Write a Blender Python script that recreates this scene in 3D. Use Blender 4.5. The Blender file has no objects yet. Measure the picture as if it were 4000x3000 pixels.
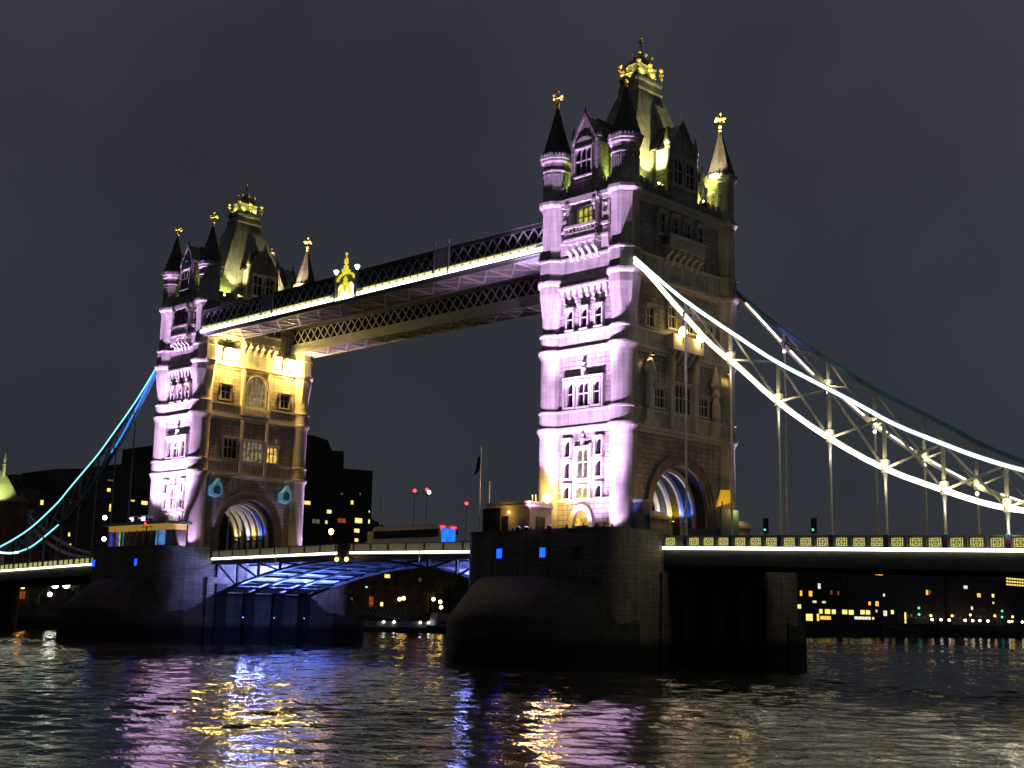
import bpy, bmesh, math, random
from mathutils import Vector, Matrix
R = math.radians
rnd = random.Random(7)
sc = bpy.context.scene

# ------------------------------------------------------------------ camera
cam = bpy.data.cameras.new('camera'); co = bpy.data.objects.new('camera', cam)
sc.collection.objects.link(co); sc.camera = co
CAM = Vector((91.721, -115.644, 8.317)); YAW, PIT, ROL = R(-44.13), R(10.149), R(1.265)
_f = Vector((math.sin(YAW)*math.cos(PIT), math.cos(YAW)*math.cos(PIT), math.sin(PIT)))
_r = Vector((math.cos(YAW), -math.sin(YAW), 0)); _u = _r.cross(_f)
_r2 = _r*math.cos(ROL) + _u*math.sin(ROL); _u2 = -_r*math.sin(ROL) + _u*math.cos(ROL)
mw = Matrix((_r2, _u2, -_f)).transposed().to_4x4(); mw.translation = CAM
co.matrix_world = mw
cam.sensor_width = 36; cam.lens = 36*5052.6/4000; cam.clip_end = 6000; cam.clip_start = .5

# ------------------------------------------------------------------ world, night sky
w = bpy.data.worlds.new('World'); sc.world = w; w.use_nodes = True
nt = w.node_tree; bg = nt.nodes['Background']
tc = nt.nodes.new('ShaderNodeTexCoord'); sx = nt.nodes.new('ShaderNodeSeparateXYZ')
rp = nt.nodes.new('ShaderNodeValToRGB'); nt.links.new(tc.outputs['Generated'], sx.inputs[0])
nt.links.new(sx.outputs['Z'], rp.inputs[0])
e = rp.color_ramp.elements
e[0].position = 0.0; e[0].color = (.030, .029, .030, 1)
e[1].position = .45; e[1].color = (.037, .037, .051, 1)
q = e.new(.10); q.color = (.027, .031, .039, 1)
q = e.new(.25); q.color = (.034, .036, .047, 1)
ns = nt.nodes.new('ShaderNodeTexNoise'); ns.inputs['Scale'].default_value = 2.5; ns.inputs['Detail'].default_value = 4
nt.links.new(tc.outputs['Generated'], ns.inputs['Vector'])
mr = nt.nodes.new('ShaderNodeMapRange'); mr.inputs['From Min'].default_value = .3; mr.inputs['From Max'].default_value = .7
mr.inputs['To Min'].default_value = .74; mr.inputs['To Max'].default_value = 1.26
nt.links.new(ns.outputs[0], mr.inputs[0])
vm = nt.nodes.new('ShaderNodeVectorMath'); vm.operation = 'SCALE'
nt.links.new(rp.outputs[0], vm.inputs[0]); nt.links.new(mr.outputs[0], vm.inputs['Scale'])
nt.links.new(vm.outputs[0], bg.inputs[0]); bg.inputs[1].default_value = 1.0
sc.view_settings.view_transform = 'Standard'; sc.view_settings.look = 'None'
sc.view_settings.exposure = 0; sc.view_settings.gamma = 1
sc.cycles.sample_clamp_indirect = 40; sc.cycles.max_bounces = 5; sc.cycles.use_light_tree = True
sc.cycles.use_denoising = True

# ------------------------------------------------------------------ materials
MATS = {}
def pmat(name, col, rough=.7, metal=0, spec=.4):
    m = bpy.data.materials.new(name); m.use_nodes = True
    b = m.node_tree.nodes['Principled BSDF']
    b.inputs['Base Color'].default_value = (*col, 1); b.inputs['Roughness'].default_value = rough
    b.inputs['Metallic'].default_value = metal; b.inputs['Specular IOR Level'].default_value = spec
    MATS[name] = m; return m
def N(m, t, **k):
    n = m.node_tree.nodes.new(t)
    for a, v in k.items():
        if a.startswith('_'): setattr(n, a[1:], v)
        else: n.inputs[a].default_value = v
    return n
def noisy(name, c1, c2, rough=.8, scale=1.2, bump=.0, metal=0, detail=6, stretch=None):
    m = pmat(name, c1, rough, metal); b = m.node_tree.nodes['Principled BSDF']; L = m.node_tree.links
    t = N(m, 'ShaderNodeTexCoord'); n = N(m, 'ShaderNodeTexNoise', Scale=scale, Detail=detail)
    if stretch:
        mp = N(m, 'ShaderNodeMapping'); mp.inputs['Scale'].default_value = stretch
        L.new(t.outputs['Object'], mp.inputs[0]); L.new(mp.outputs[0], n.inputs['Vector'])
    else: L.new(t.outputs['Object'], n.inputs['Vector'])
    r = N(m, 'ShaderNodeValToRGB'); r.color_ramp.elements[0].color = (*c1, 1); r.color_ramp.elements[1].color = (*c2, 1)
    r.color_ramp.elements[0].position = .35; r.color_ramp.elements[1].position = .65
    L.new(n.outputs[0], r.inputs[0]); L.new(r.outputs[0], b.inputs['Base Color'])
    if bump:
        bp = N(m, 'ShaderNodeBump', Strength=bump, Distance=.05); L.new(n.outputs[0], bp.inputs['Height']); L.new(bp.outputs[0], b.inputs['Normal'])
    return m
def stone(name, c1, c2, mortar, bw, bh, bump=.5, msize=.03, dist=.08, rough=.85, tide=None):
    """coursed masonry; courses run along whichever wall direction"""
    m = pmat(name, c1, rough); b = m.node_tree.nodes['Principled BSDF']; L = m.node_tree.links
    t = N(m, 'ShaderNodeTexCoord'); s = N(m, 'ShaderNodeSeparateXYZ'); L.new(t.outputs['Object'], s.inputs[0])
    ad = N(m, 'ShaderNodeMath'); ad.operation = 'ADD'; L.new(s.outputs['X'], ad.inputs[0]); L.new(s.outputs['Y'], ad.inputs[1])
    cb = N(m, 'ShaderNodeCombineXYZ'); L.new(ad.outputs[0], cb.inputs['X']); L.new(s.outputs['Z'], cb.inputs['Y'])
    br = N(m, 'ShaderNodeTexBrick', Scale=1.0); br.inputs['Color1'].default_value = (*c1, 1); br.inputs['Color2'].default_value = (*c2, 1)
    br.inputs['Mortar'].default_value = (*mortar, 1); br.inputs['Mortar Size'].default_value = msize
    br.inputs['Mortar Smooth'].default_value = .3; br.inputs['Brick Width'].default_value = bw; br.inputs['Row Height'].default_value = bh
    L.new(cb.outputs[0], br.inputs['Vector'])
    n = N(m, 'ShaderNodeTexNoise', Scale=.35, Detail=7); L.new(t.outputs['Object'], n.inputs['Vector'])
    n2 = N(m, 'ShaderNodeTexNoise', Scale=4.0, Detail=5); L.new(t.outputs['Object'], n2.inputs['Vector'])
    n3m = N(m, 'ShaderNodeMapping'); n3m.inputs['Scale'].default_value = (2.2, 2.2, .16); L.new(t.outputs['Object'], n3m.inputs[0])
    n3 = N(m, 'ShaderNodeTexNoise', Scale=1.0, Detail=6); L.new(n3m.outputs[0], n3.inputs['Vector'])
    av = N(m, 'ShaderNodeMath'); av.operation = 'MULTIPLY_ADD'; av.inputs[1].default_value = .7; L.new(n3.outputs[0], av.inputs[0])
    hf = N(m, 'ShaderNodeMath'); hf.operation = 'MULTIPLY'; hf.inputs[1].default_value = .6; L.new(n.outputs[0], hf.inputs[0]); L.new(hf.outputs[0], av.inputs[2])
    mp = N(m, 'ShaderNodeMapRange'); mp.inputs['From Min'].default_value = .45; mp.inputs['From Max'].default_value = .85
    mp.inputs['To Min'].default_value = .50; mp.inputs['To Max'].default_value = 1.18; L.new(av.outputs[0], mp.inputs[0])
    v = N(m, 'ShaderNodeVectorMath'); v.operation = 'SCALE'; L.new(br.outputs['Color'], v.inputs[0]); L.new(mp.outputs[0], v.inputs['Scale'])
    last = v.outputs[0]
    if tide is not None:
        lt = N(m, 'ShaderNodeMapRange'); lt.inputs['From Min'].default_value = tide-.5; lt.inputs['From Max'].default_value = tide+.5
        lt.inputs['To Min'].default_value = .12; lt.inputs['To Max'].default_value = 1
        g = N(m, 'ShaderNodeNewGeometry'); s2 = N(m, 'ShaderNodeSeparateXYZ'); L.new(g.outputs['Position'], s2.inputs[0])
        a2 = N(m, 'ShaderNodeMath'); a2.operation = 'ADD'; L.new(s2.outputs['Z'], a2.inputs[0]); L.new(n2.outputs[0], a2.inputs[1])
        L.new(a2.outputs[0], lt.inputs[0])
        v2 = N(m, 'ShaderNodeVectorMath'); v2.operation = 'SCALE'; L.new(last, v2.inputs[0]); L.new(lt.outputs[0], v2.inputs['Scale']); last = v2.outputs[0]
    L.new(last, b.inputs['Base Color'])
    hs = N(m, 'ShaderNodeMath'); hs.operation = 'MULTIPLY_ADD'; hs.inputs[1].default_value = .6
    inv = N(m, 'ShaderNodeMath'); inv.operation = 'SUBTRACT'; inv.inputs[0].default_value = 1; L.new(br.outputs['Fac'], inv.inputs[1])
    L.new(n2.outputs[0], hs.inputs[0]); L.new(inv.outputs[0], hs.inputs[2])
    bp = N(m, 'ShaderNodeBump', Strength=bump, Distance=dist); L.new(hs.outputs[0], bp.inputs['Height']); L.new(bp.outputs[0], b.inputs['Normal'])
    return m
def emis(name, col, s, base=None):
    m = pmat(name, base or (.02, .02, .02), .5); b = m.node_tree.nodes['Principled BSDF']
    b.inputs['Emission Color'].default_value = (*col, 1); b.inputs['Emission Strength'].default_value = s
    return m
def lit_window(name, c1, c2, s, scale=1.4):
    """a window with a lit room behind: uneven brightness"""
    m = emis(name, c1, s); b = m.node_tree.nodes['Principled BSDF']; L = m.node_tree.links
    t = N(m, 'ShaderNodeTexCoord'); n = N(m, 'ShaderNodeTexNoise', Scale=scale, Detail=3); L.new(t.outputs['Object'], n.inputs['Vector'])
    r = N(m, 'ShaderNodeValToRGB'); r.color_ramp.elements[0].color = (*c1, 1); r.color_ramp.elements[1].color = (*c2, 1)
    r.color_ramp.elements[0].position = .4; r.color_ramp.elements[1].position = .62
    L.new(n.outputs[0], r.inputs[0]); L.new(r.outputs[0], b.inputs['Emission Color']); b.inputs['Roughness'].default_value = .15
    return m

rock = stone('rock_faced_granite', (.40, .39, .37), (.30, .29, .275), (.15, .145, .14), 1.25, .55, bump=.9, msize=.035, dist=.12)
ashlar = stone('portland_ashlar', (.50, .485, .455), (.46, .445, .42), (.33, .32, .30), 1.7, .6, bump=.4, msize=.016, dist=.04)
trim = noisy('dressed_stone_trim', (.55, .53, .50), (.44, .43, .40), .8, 1.5, .15)
slate = stone('slate_roof', (.11, .10, .09), (.08, .075, .065), (.02, .02, .02), .5, .3, bump=.4, msize=.02, rough=.55)
roofm = stone('leaded_roof', (.40, .385, .31), (.34, .33, .265), (.24, .235, .20), 1.0, .55, bump=.4, msize=.02, rough=.6)
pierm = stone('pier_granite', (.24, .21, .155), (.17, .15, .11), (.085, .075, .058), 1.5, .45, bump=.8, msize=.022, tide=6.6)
cutm = stone('darkened_cutwater_granite', (.058, .052, .041), (.042, .038, .030), (.022, .020, .017), 1.5, .45, bump=.8, msize=.022, tide=6.6)  # weathered stone, darkened further so sky and lilac light do not brighten the caps
gold = pmat('gilding', (.80, .62, .22), .35, .25)
glass_dark = pmat('dark_window_glass', (.012, .012, .015), .12)
leadm = noisy('weathered_lead', (.16, .17, .16), (.10, .11, .10), .5, 2)
steel_b = noisy('blue_painted_steel', (.06, .22, .42), (.045, .17, .34), .45, 3)
steel_w = noisy('white_painted_steel', (.62, .62, .60), (.5, .5, .49), .45, 2)
steel_g = noisy('grey_blue_painted_steel', (.30, .33, .34), (.22, .25, .26), .5, 2)
dark_steel = noisy('dark_girder_steel', (.05, .055, .06), (.03, .033, .037), .55, 1)
asphalt = noisy('asphalt', (.05, .05, .05), (.035, .035, .035), .9, 6)
soffit = noisy('pale_soffit_paint', (.55, .56, .60), (.42, .43, .47), .5, .8)
win_gold = lit_window('lit_window_gold', (.9, .55, .12), (.35, .2, .03), 1.3)
win_lime = lit_window('lit_window_lime', (.75, .70, .08), (.25, .2, .02), .9)
win_dim = lit_window('dim_lit_window', (.35, .26, .12), (.06, .05, .03), .9)
led_white = lit_window('led_warm_white', (1, .96, .78), (.62, .56, .40), 4.0, 1.1)
led_pale = emis('led_walkway_white', (1, .98, .62), 6)
led_cyan = emis('led_cyan_white', (.30, .95, .92), 1.6)
led_cool = lit_window('led_cool_white', (.78, 1, .96), (.45, .62, .60), 3.2, 1.1)
led_deck = emis('led_deck_white', (1, .90, .68), 6)
blue_steel_glow = emis('blue_steel_glow', (.05, .35, 1.0), .9, (.06, .22, .42))  # glow standing for light on blue painted steel, no LED strip here
panel_glow = emis('glowing_amber_tracery', (.85, .78, .22), .62, (.4, .36, .15))  # tracery glows by emission in place of strip light on gilding
panel_back = noisy('panel_back', (.10, .12, .12), (.07, .08, .08), .6, 3)
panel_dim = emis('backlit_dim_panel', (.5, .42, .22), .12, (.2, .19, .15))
sodium = emis('sodium_lamp', (1, .62, .16), 160)
sodium_s = emis('small_sodium_lamp', (1, .55, .14), 14)
flood_lens = emis('flood_lens', (1, .66, .16), 380)
balcony_glass = emis('balcony_lamp_glass', (1, .66, .2), 14)
lampw = emis('white_lamp', (1, .95, .85), 10)
lampo = emis('orange_lamp', (1, .45, .08), 9)
lampr = emis('red_lamp', (1, .02, .04), 9)
lampg = emis('green_lamp', (.05, 1, .55), 2.2)
lampc = emis('cyan_lamp', (.1, .8, 1), 3)
blue_pane = emis('blue_lit_pane', (.002, .035, 1.0), 9)
black = pmat('black_paint', (.012, .012, .013), .5)

def water_mat():
    m = pmat('river_water', (.035, .032, .025), .06, 0, .5); b = m.node_tree.nodes['Principled BSDF']; L = m.node_tree.links
    b.inputs['IOR'].default_value = 1.33
    g = N(m, 'ShaderNodeNewGeometry')
    hs = []
    for sx_, sy_, sc_, dist, det, rot in ((1, 1, .12, .10, 2, 20), (1, 1, 1.3, .045, 3, -25), (1, 1, 3.5, .022, 3, 50)):
        mp = N(m, 'ShaderNodeMapping'); mp.inputs['Scale'].default_value = (sx_*.62, sy_*1.25, 1); mp.inputs['Rotation'].default_value = (0, 0, R(44+rot))
        L.new(g.outputs['Position'], mp.inputs[0])
        n = N(m, 'ShaderNodeTexNoise', Scale=sc_, Detail=det); L.new(mp.outputs[0], n.inputs['Vector'])
        k = N(m, 'ShaderNodeMath'); k.operation = 'MULTIPLY'; k.inputs[1].default_value = dist; L.new(n.outputs[0], k.inputs[0]); hs.append(k)
    a = N(m, 'ShaderNodeMath'); a.operation = 'ADD'; L.new(hs[0].outputs[0], a.inputs[0]); L.new(hs[1].outputs[0], a.inputs[1])
    a2 = N(m, 'ShaderNodeMath'); a2.operation = 'ADD'; L.new(a.outputs[0], a2.inputs[0]); L.new(hs[2].outputs[0], a2.inputs[1])
    bp = N(m, 'ShaderNodeBump', Strength=1.0, Distance=1.0); L.new(a2.outputs[0], bp.inputs['Height']); L.new(bp.outputs[0], b.inputs['Normal'])
    return m
waterm = water_mat()

# ------------------------------------------------------------------ mesh building
class MB:
    def __init__(s): s.v = []; s.f = []
    def add(s, vs, fs):
        k = len(s.v); s.v += [tuple(p) for p in vs]; s.f += [tuple(i+k for i in f) for f in fs]; return s
    def box(s, x0, x1, y0, y1, z0, z1):
        if x0 > x1: x0, x1 = x1, x0
        if y0 > y1: y0, y1 = y1, y0
        return s.add([(x0,y0,z0),(x1,y0,z0),(x1,y1,z0),(x0,y1,z0),(x0,y0,z1),(x1,y0,z1),(x1,y1,z1),(x0,y1,z1)],
              [(0,3,2,1),(4,5,6,7),(0,1,5,4),(1,2,6,5),(2,3,7,6),(3,0,4,7)])
    def extr(s, pts, axis, a, b):
        """extrude 2D polygon along axis. axis 'x': pts=(y,z); 'y': pts=(x,z); 'z': pts=(x,y)"""
        n = len(pts)
        mk = {'x': lambda p, t: (t, p[0], p[1]), 'y': lambda p, t: (p[0], t, p[1]), 'z': lambda p, t: (p[0], p[1], t)}[axis]
        vs = [mk(p, a) for p in pts] + [mk(p, b) for p in pts]
        fs = [tuple(range(n))[::-1], tuple(range(n, 2*n))] + [(i, (i+1) % n, n+(i+1) % n, n+i) for i in range(n)]
        return s.add(vs, fs)
    def rev(s, prof, cx=0, cy=0, n=24, oct_=False, rot=0, caps=True):
        """revolve [(r,z)]; oct_: octagonal with r as apothem"""
        if oct_: n = 8; off = math.pi/8; kk = 1/math.cos(math.pi/8)
        else: off = 0; kk = 1
        vs = []; fs = []
        for r_, z in prof:
            for i in range(n):
                a = off+rot+2*math.pi*i/n; vs.append((cx+r_*kk*math.cos(a), cy+r_*kk*math.sin(a), z))
        for j in range(len(prof)-1):
            for i in range(n):
                fs.append((j*n+i, j*n+(i+1) % n, (j+1)*n+(i+1) % n, (j+1)*n+i))
        if caps: fs.append(tuple(range(n))[::-1]); fs.append(tuple((len(prof)-1)*n+i for i in range(n)))
        return s.add(vs, fs)
    def bar(s, p, q, w_, h_=None, up=(0, 0, 1)):
        p = Vector(p); q = Vector(q); d = (q-p).normalized(); h_ = h_ or w_
        up = Vector(up)
        if abs(d.dot(up)) > .98: up = Vector((1, 0, 0))
        a = d.cross(up).normalized()*w_/2; b = a.cross(d).normalized()*h_/2
        return s.add([p-a-b, p+a-b, p+a+b, p-a+b, q-a-b, q+a-b, q+a+b, q-a+b],
              [(0,3,2,1),(4,5,6,7),(0,1,5,4),(1,2,6,5),(2,3,7,6),(3,0,4,7)])
    def rod(s, p, q, r0, r1=None, n=8):
        p = Vector(p); q = Vector(q); d = (q-p).normalized(); r1 = r0 if r1 is None else r1
        up = Vector((0, 0, 1)) if abs(d.z) < .9 else Vector((1, 0, 0))
        a = d.cross(up).normalized(); b = d.cross(a)
        vs = [p+(a*math.cos(t)+b*math.sin(t))*r0 for t in [2*math.pi*i/n for i in range(n)]] + \
             [q+(a*math.cos(t)+b*math.sin(t))*r1 for t in [2*math.pi*i/n for i in range(n)]]
        return s.add(vs, [tuple(range(n))[::-1], tuple(range(n, 2*n))]+[(i, (i+1) % n, n+(i+1) % n, n+i) for i in range(n)])
    def ball(s, c, r_, n=10, m=6, sz=1):
        pr = [(max(r_*math.sin(math.pi*j/m), .001), c[2]-sz*r_*math.cos(math.pi*j/m)) for j in range(m+1)]
        return s.rev(pr, c[0], c[1], n)
    def loft(s, rects, cx=0, cy=0):
        """[(hx,hy,z)] stacked rectangles"""
        vs = []; fs = []
        for hx, hy, z in rects: vs += [(cx-hx, cy-hy, z), (cx+hx, cy-hy, z), (cx+hx, cy+hy, z), (cx-hx, cy+hy, z)]
        for j in range(len(rects)-1):
            for i in range(4): fs.append((j*4+i, j*4+(i+1) % 4, (j+1)*4+(i+1) % 4, (j+1)*4+i))
        k = (len(rects)-1)*4; fs += [(3, 2, 1, 0), (k, k+1, k+2, k+3)]
        return s.add(vs, fs)
    def poly(s, pts, w_, h_):
        for a, b in zip(pts, pts[1:]): s.bar(a, b, w_, h_)
        return s
    def build(s, name, mat, parent=None, org=None, smooth=False):
        me = bpy.data.meshes.new(name)
        vs = s.v
        if org is not None: vs = [(x-org[0], y-org[1], z-org[2]) for x, y, z in s.v]
        me.from_pydata(vs, [], s.f); me.materials.append(mat)
        bm = bmesh.new(); bm.from_mesh(me); bmesh.ops.delete(bm, geom=[v for v in bm.verts if not v.link_faces], context='VERTS'); bmesh.ops.recalc_face_normals(bm, faces=bm.faces)
        bm.to_mesh(me); bm.free()
        if smooth:
            me.shade_smooth()
            try: me.set_sharp_from_angle(angle=R(35))
            except Exception: pass
        o = bpy.data.objects.new(name, me); sc.collection.objects.link(o)
        if parent is not None: o.parent = parent
        return o
def tag(o, label=None, cat=None, group=None, kind=None):
    if label: o['label'] = label
    if cat: o['category'] = cat
    if group: o['group'] = group
    if kind: o['kind'] = kind
    return o
def thing(name, loc, label, cat, group=None, rz=0):
    o = bpy.data.objects.new(name, None); sc.collection.objects.link(o); o.location = loc; o.rotation_euler.z = rz
    o.empty_display_size = .3
    return tag(o, label, cat, group)
def children(o): return [c for c in bpy.data.objects if c.parent == o]
def copy_tree(o, parent=None, kids=None):
    if kids is None:
        kids = {}
        for c in bpy.data.objects:
            if c.parent: kids.setdefault(c.parent.name, []).append(c)
    c = o.copy(); sc.collection.objects.link(c); c.parent = parent
    for ch in kids.get(o.name, []): copy_tree(ch, c, kids)
    return c
def inst(o, parent, loc=(0, 0, 0), rz=0, mat=None):
    c = o.copy(); sc.collection.objects.link(c); c.parent = parent; c.location = loc; c.rotation_euler.z = rz
    return c
def omat(o, m):
    o.material_slots[0].link = 'OBJECT'; o.material_slots[0].material = m
def spot(name, loc, aim, power, col, size=100, blend=.6, rad=.3):
    l = bpy.data.lights.new(name, 'SPOT'); l.energy = power; l.color = col; l.spot_size = R(size); l.spot_blend = blend; l.shadow_soft_size = rad
    o = bpy.data.objects.new(name, l); sc.collection.objects.link(o); o.location = loc
    o.rotation_euler = (Vector(aim)-Vector(loc)).to_track_quat('-Z', 'Y').to_euler()
    return o
def point(name, loc, power, col, rad=.2):
    l = bpy.data.lights.new(name, 'POINT'); l.energy = power; l.color = col; l.shadow_soft_size = rad
    o = bpy.data.objects.new(name, l); sc.collection.objects.link(o); o.location = loc; return o

WZ = 3.4         # river level
FZ = 15.9        # terrace on the piers
D = 82.3         # distance between the tower centres
LILAC = (.84, .52, 1.0); AMBER = (1, .66, .17); LIME = (.78, 1, .16); BLUE = (.12, .22, 1)

# ------------------------------------------------------------------ river, banks
NB = -178.0
import numpy as np
def river():
    rg = np.random.default_rng(5)
    fx, fy = math.sin(YAW), math.cos(YAW); rx, ry = fy, -fx
    ts = np.concatenate([np.arange(34, 120, .30), np.arange(120, 330, .55)]); ls = np.arange(-112, 112.1, .42)
    T, Lt = np.meshgrid(ts, ls, indexing='ij')
    X = CAM.x+fx*T+rx*Lt; Y = CAM.y+fy*T+ry*Lt; Z = np.zeros_like(X)
    n = 70; lam = np.exp(rg.uniform(np.log(.85), np.log(3.8), n)); th = math.atan2(fy, fx)+rg.normal(0, .75, n); ph = rg.uniform(0, 2*np.pi, n)
    k = 2*np.pi/lam; amp = WAVE_SLOPE/np.sqrt(n/2)/k
    for i in range(n): Z += amp[i]*np.sin(k[i]*(X*np.cos(th[i])+Y*np.sin(th[i]))+ph[i])
    G = np.zeros_like(X)
    for i in range(9):
        l2 = rg.uniform(18, 60); a2 = rg.uniform(0, 6.28); G += np.sin(2*np.pi/l2*(X*np.cos(a2)+Y*np.sin(a2))+rg.uniform(0, 6.28))
    Z *= np.clip(1+.16*G, .45, 1.7)
    Z -= np.clip(Z-.3, 0, None)*.5
    nt_, nl = X.shape; vs = np.stack([X, Y, WZ+Z], -1).reshape(-1, 3)
    idx = np.arange(nt_*nl).reshape(nt_, nl)
    q = np.stack([idx[:-1, :-1], idx[:-1, 1:], idx[1:, 1:], idx[1:, :-1]], -1).reshape(-1, 4)
    base = len(vs); vs = np.vstack([vs, [(-2500, -3000, WZ-.32), (1500, -3000, WZ-.32), (1500, 4000, WZ-.32), (-2500, 4000, WZ-.32)]])
    q = np.vstack([q, [(base, base+1, base+2, base+3)]])
    me = bpy.data.meshes.new('river_water'); me.vertices.add(len(vs)); me.vertices.foreach_set('co', vs.astype(np.float32).ravel())
    me.loops.add(q.size); me.loops.foreach_set('vertex_index', q.astype(np.int32).ravel())
    me.polygons.add(len(q)); me.polygons.foreach_set('loop_start', np.arange(0, q.size, 4, dtype=np.int32)); me.polygons.foreach_set('loop_total', np.full(len(q), 4, dtype=np.int32))
    me.update(calc_edges=True); me.validate(); me.shade_smooth(); me.materials.append(waterm)
    o = bpy.data.objects.new('river_water', me); sc.collection.objects.link(o); return o
WAVE_SLOPE = .098
o = river()
tag(o, 'dark rippled river reflecting the bridge lights', None, None, 'structure')
groundm = noisy('bank_ground', (.06, .058, .052), (.04, .04, .036), .95, .3)
o = MB().box(-2500, NB-.6, -3000, 4000, -2, 8.3).build('far_bank_ground', groundm); tag(o, 'dark paved ground of the far river bank', None, None, 'structure')
quaym = stone('quay_stone', (.10, .095, .085), (.07, .068, .06), (.04, .04, .035), 1.6, .6, tide=6.2)
o = MB().box(NB-.6, NB, -3000, 4000, -2, 8.7).build('quay_wall', quaym); tag(o, 'long dark stone quay wall along the far bank', 'quay wall')
o = MB().box(96, 1500, -3000, 4000, -2, 6.6).build('near_bank_ground', groundm); tag(o, 'ground of the near river bank', None, None, 'structure')

# ------------------------------------------------------------------ window kit (faces -Y, origin at sill centre)
WCACHE = {}
def win_mesh(w_, h_, n=1, tr=1, arch='tudor', hood=True):
    key = (w_, h_, n, tr, arch, hood)
    if key in WCACHE: return WCACHE[key]
    f = MB(); t = .17; hw = w_/2
    if arch == 'round':
        sp = h_-hw
        f.box(-hw-t, -hw, -.34, .05, 0, sp); f.box(hw, hw+t, -.34, .05, 0, sp)
        def ring(r0, r1, y0, y1):
            k = 14; pts = [(r1*math.cos(a), sp+r1*math.sin(a)) for a in [math.pi*i/k for i in range(k+1)]]
            pts += [(r0*math.cos(a), sp+r0*math.sin(a)) for a in [math.pi*(k-i)/k for i in range(k+1)]]
            f.extr(pts, 'y', y0, y1)
        ring(hw, hw+t, -.34, .05)
        if hood: ring(hw+t, hw+t+.16, -.48, .05)
        pane = MB(); pts = [(-hw, 0), (hw, 0)]+[(hw*math.cos(math.pi*i/12), sp+hw*math.sin(math.pi*i/12)) for i in range(13)]
        pane.extr(pts, 'y', -.04, .02)
        for i in range(1, n):
            x = -hw+w_*i/n; f.box(x-.055, x+.055, -.16, 0, 0, sp+math.sqrt(max(hw*hw-x*x, 0)))
        for k in range(1, tr+1): z = sp*k/(tr+.6); f.box(-hw, hw, -.15, -.001, z-.05, z+.05)
    else:
        f.box(-hw-t, -hw, -.34, .05, 0, h_); f.box(hw, hw+t, -.34, .05, 0, h_); f.box(-hw-t, hw+t, -.34, .05, h_, h_+t)
        f.box(-hw-t-.05, hw+t+.05, -.42, .05, -.2, 0)
        if hood:
            f.box(-hw-t-.12, hw+t+.12, -.55, .05, h_+t, h_+t+.14)
            for s in (-1, 1): f.box(s*(hw+t), s*(hw+t+.12), -.5, .05, h_-.35, h_+t)
        pane = MB().box(-hw, hw, -.04, .02, 0, h_)
        for i in range(1, n): x = -hw+w_*i/n; f.box(x-.06, x+.06, -.2, 0, 0, h_)
        if tr: z = h_*.55; f.box(-hw, hw, -.19, -.001, z-.06, z+.06)
        lw = w_/n
        for i in range(n):                      # cusped heads of the lights
            c = -hw+lw*(i+.5); a = lw/2; hh = min(.55, a*1.2)
            f.extr([(c-a, h_), (c-a, h_-hh), (c-a*.72, h_-hh*.45), (c, h_-.02)], 'y', -.14, -.002)
            f.extr([(c+a, h_), (c, h_-.02), (c+a*.72, h_-hh*.45), (c+a, h_-hh)], 'y', -.14, -.002)
    WCACHE[key] = (f, pane); return WCACHE[key]
WPROTO = {}
def window(parent, loc, face, w_, h_, n=1, tr=1, arch='tudor', hood=True, pane=None, name='window'):
    """loc = absolute in the local frame of the tower. face: 'S' -Y, 'N' +Y, 'E' +X, 'W' -X"""
    key = (w_, h_, n, tr, arch, hood)
    rz = {'S': 0, 'E': math.pi/2, 'N': math.pi, 'W': -math.pi/2}[face]
    if key not in WPROTO:
        f, p = win_mesh(*key)
        fo = f.build(name, trim, parent); po = p.build('pane', glass_dark, fo); WPROTO[key] = (fo, po)
    else:
        fo0, po0 = WPROTO[key]; fo = inst(fo0, parent); fo.name = name; po = inst(po0, fo); po.rotation_euler.z = 0
    fo.parent = parent; fo.location = loc; fo.rotation_euler.z = rz
    omat(po, pane or glass_dark)
    return fo, po

def niche(parent, x, y, z, h_, face='S'):
    m = MB(); m.box(-.16, .16, -.45, .05, 0, h_*.28); m.rev([(.18, h_*.28), (.3, h_*.40), (.3, h_*.46), (.16, h_*.5)], 0, -.25, 8)
    m.rev([(.14, h_*.5), (.17, h_*.72), (.26, h_*.74), (.02, h_)], 0, -.25, 8)
    o = m.build('canopied_niche', trim, parent); o.location = (x, y, z)
    o.rotation_euler.z = {'S': 0, 'E': math.pi/2, 'N': math.pi, 'W': -math.pi/2}[face]; return o

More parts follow.
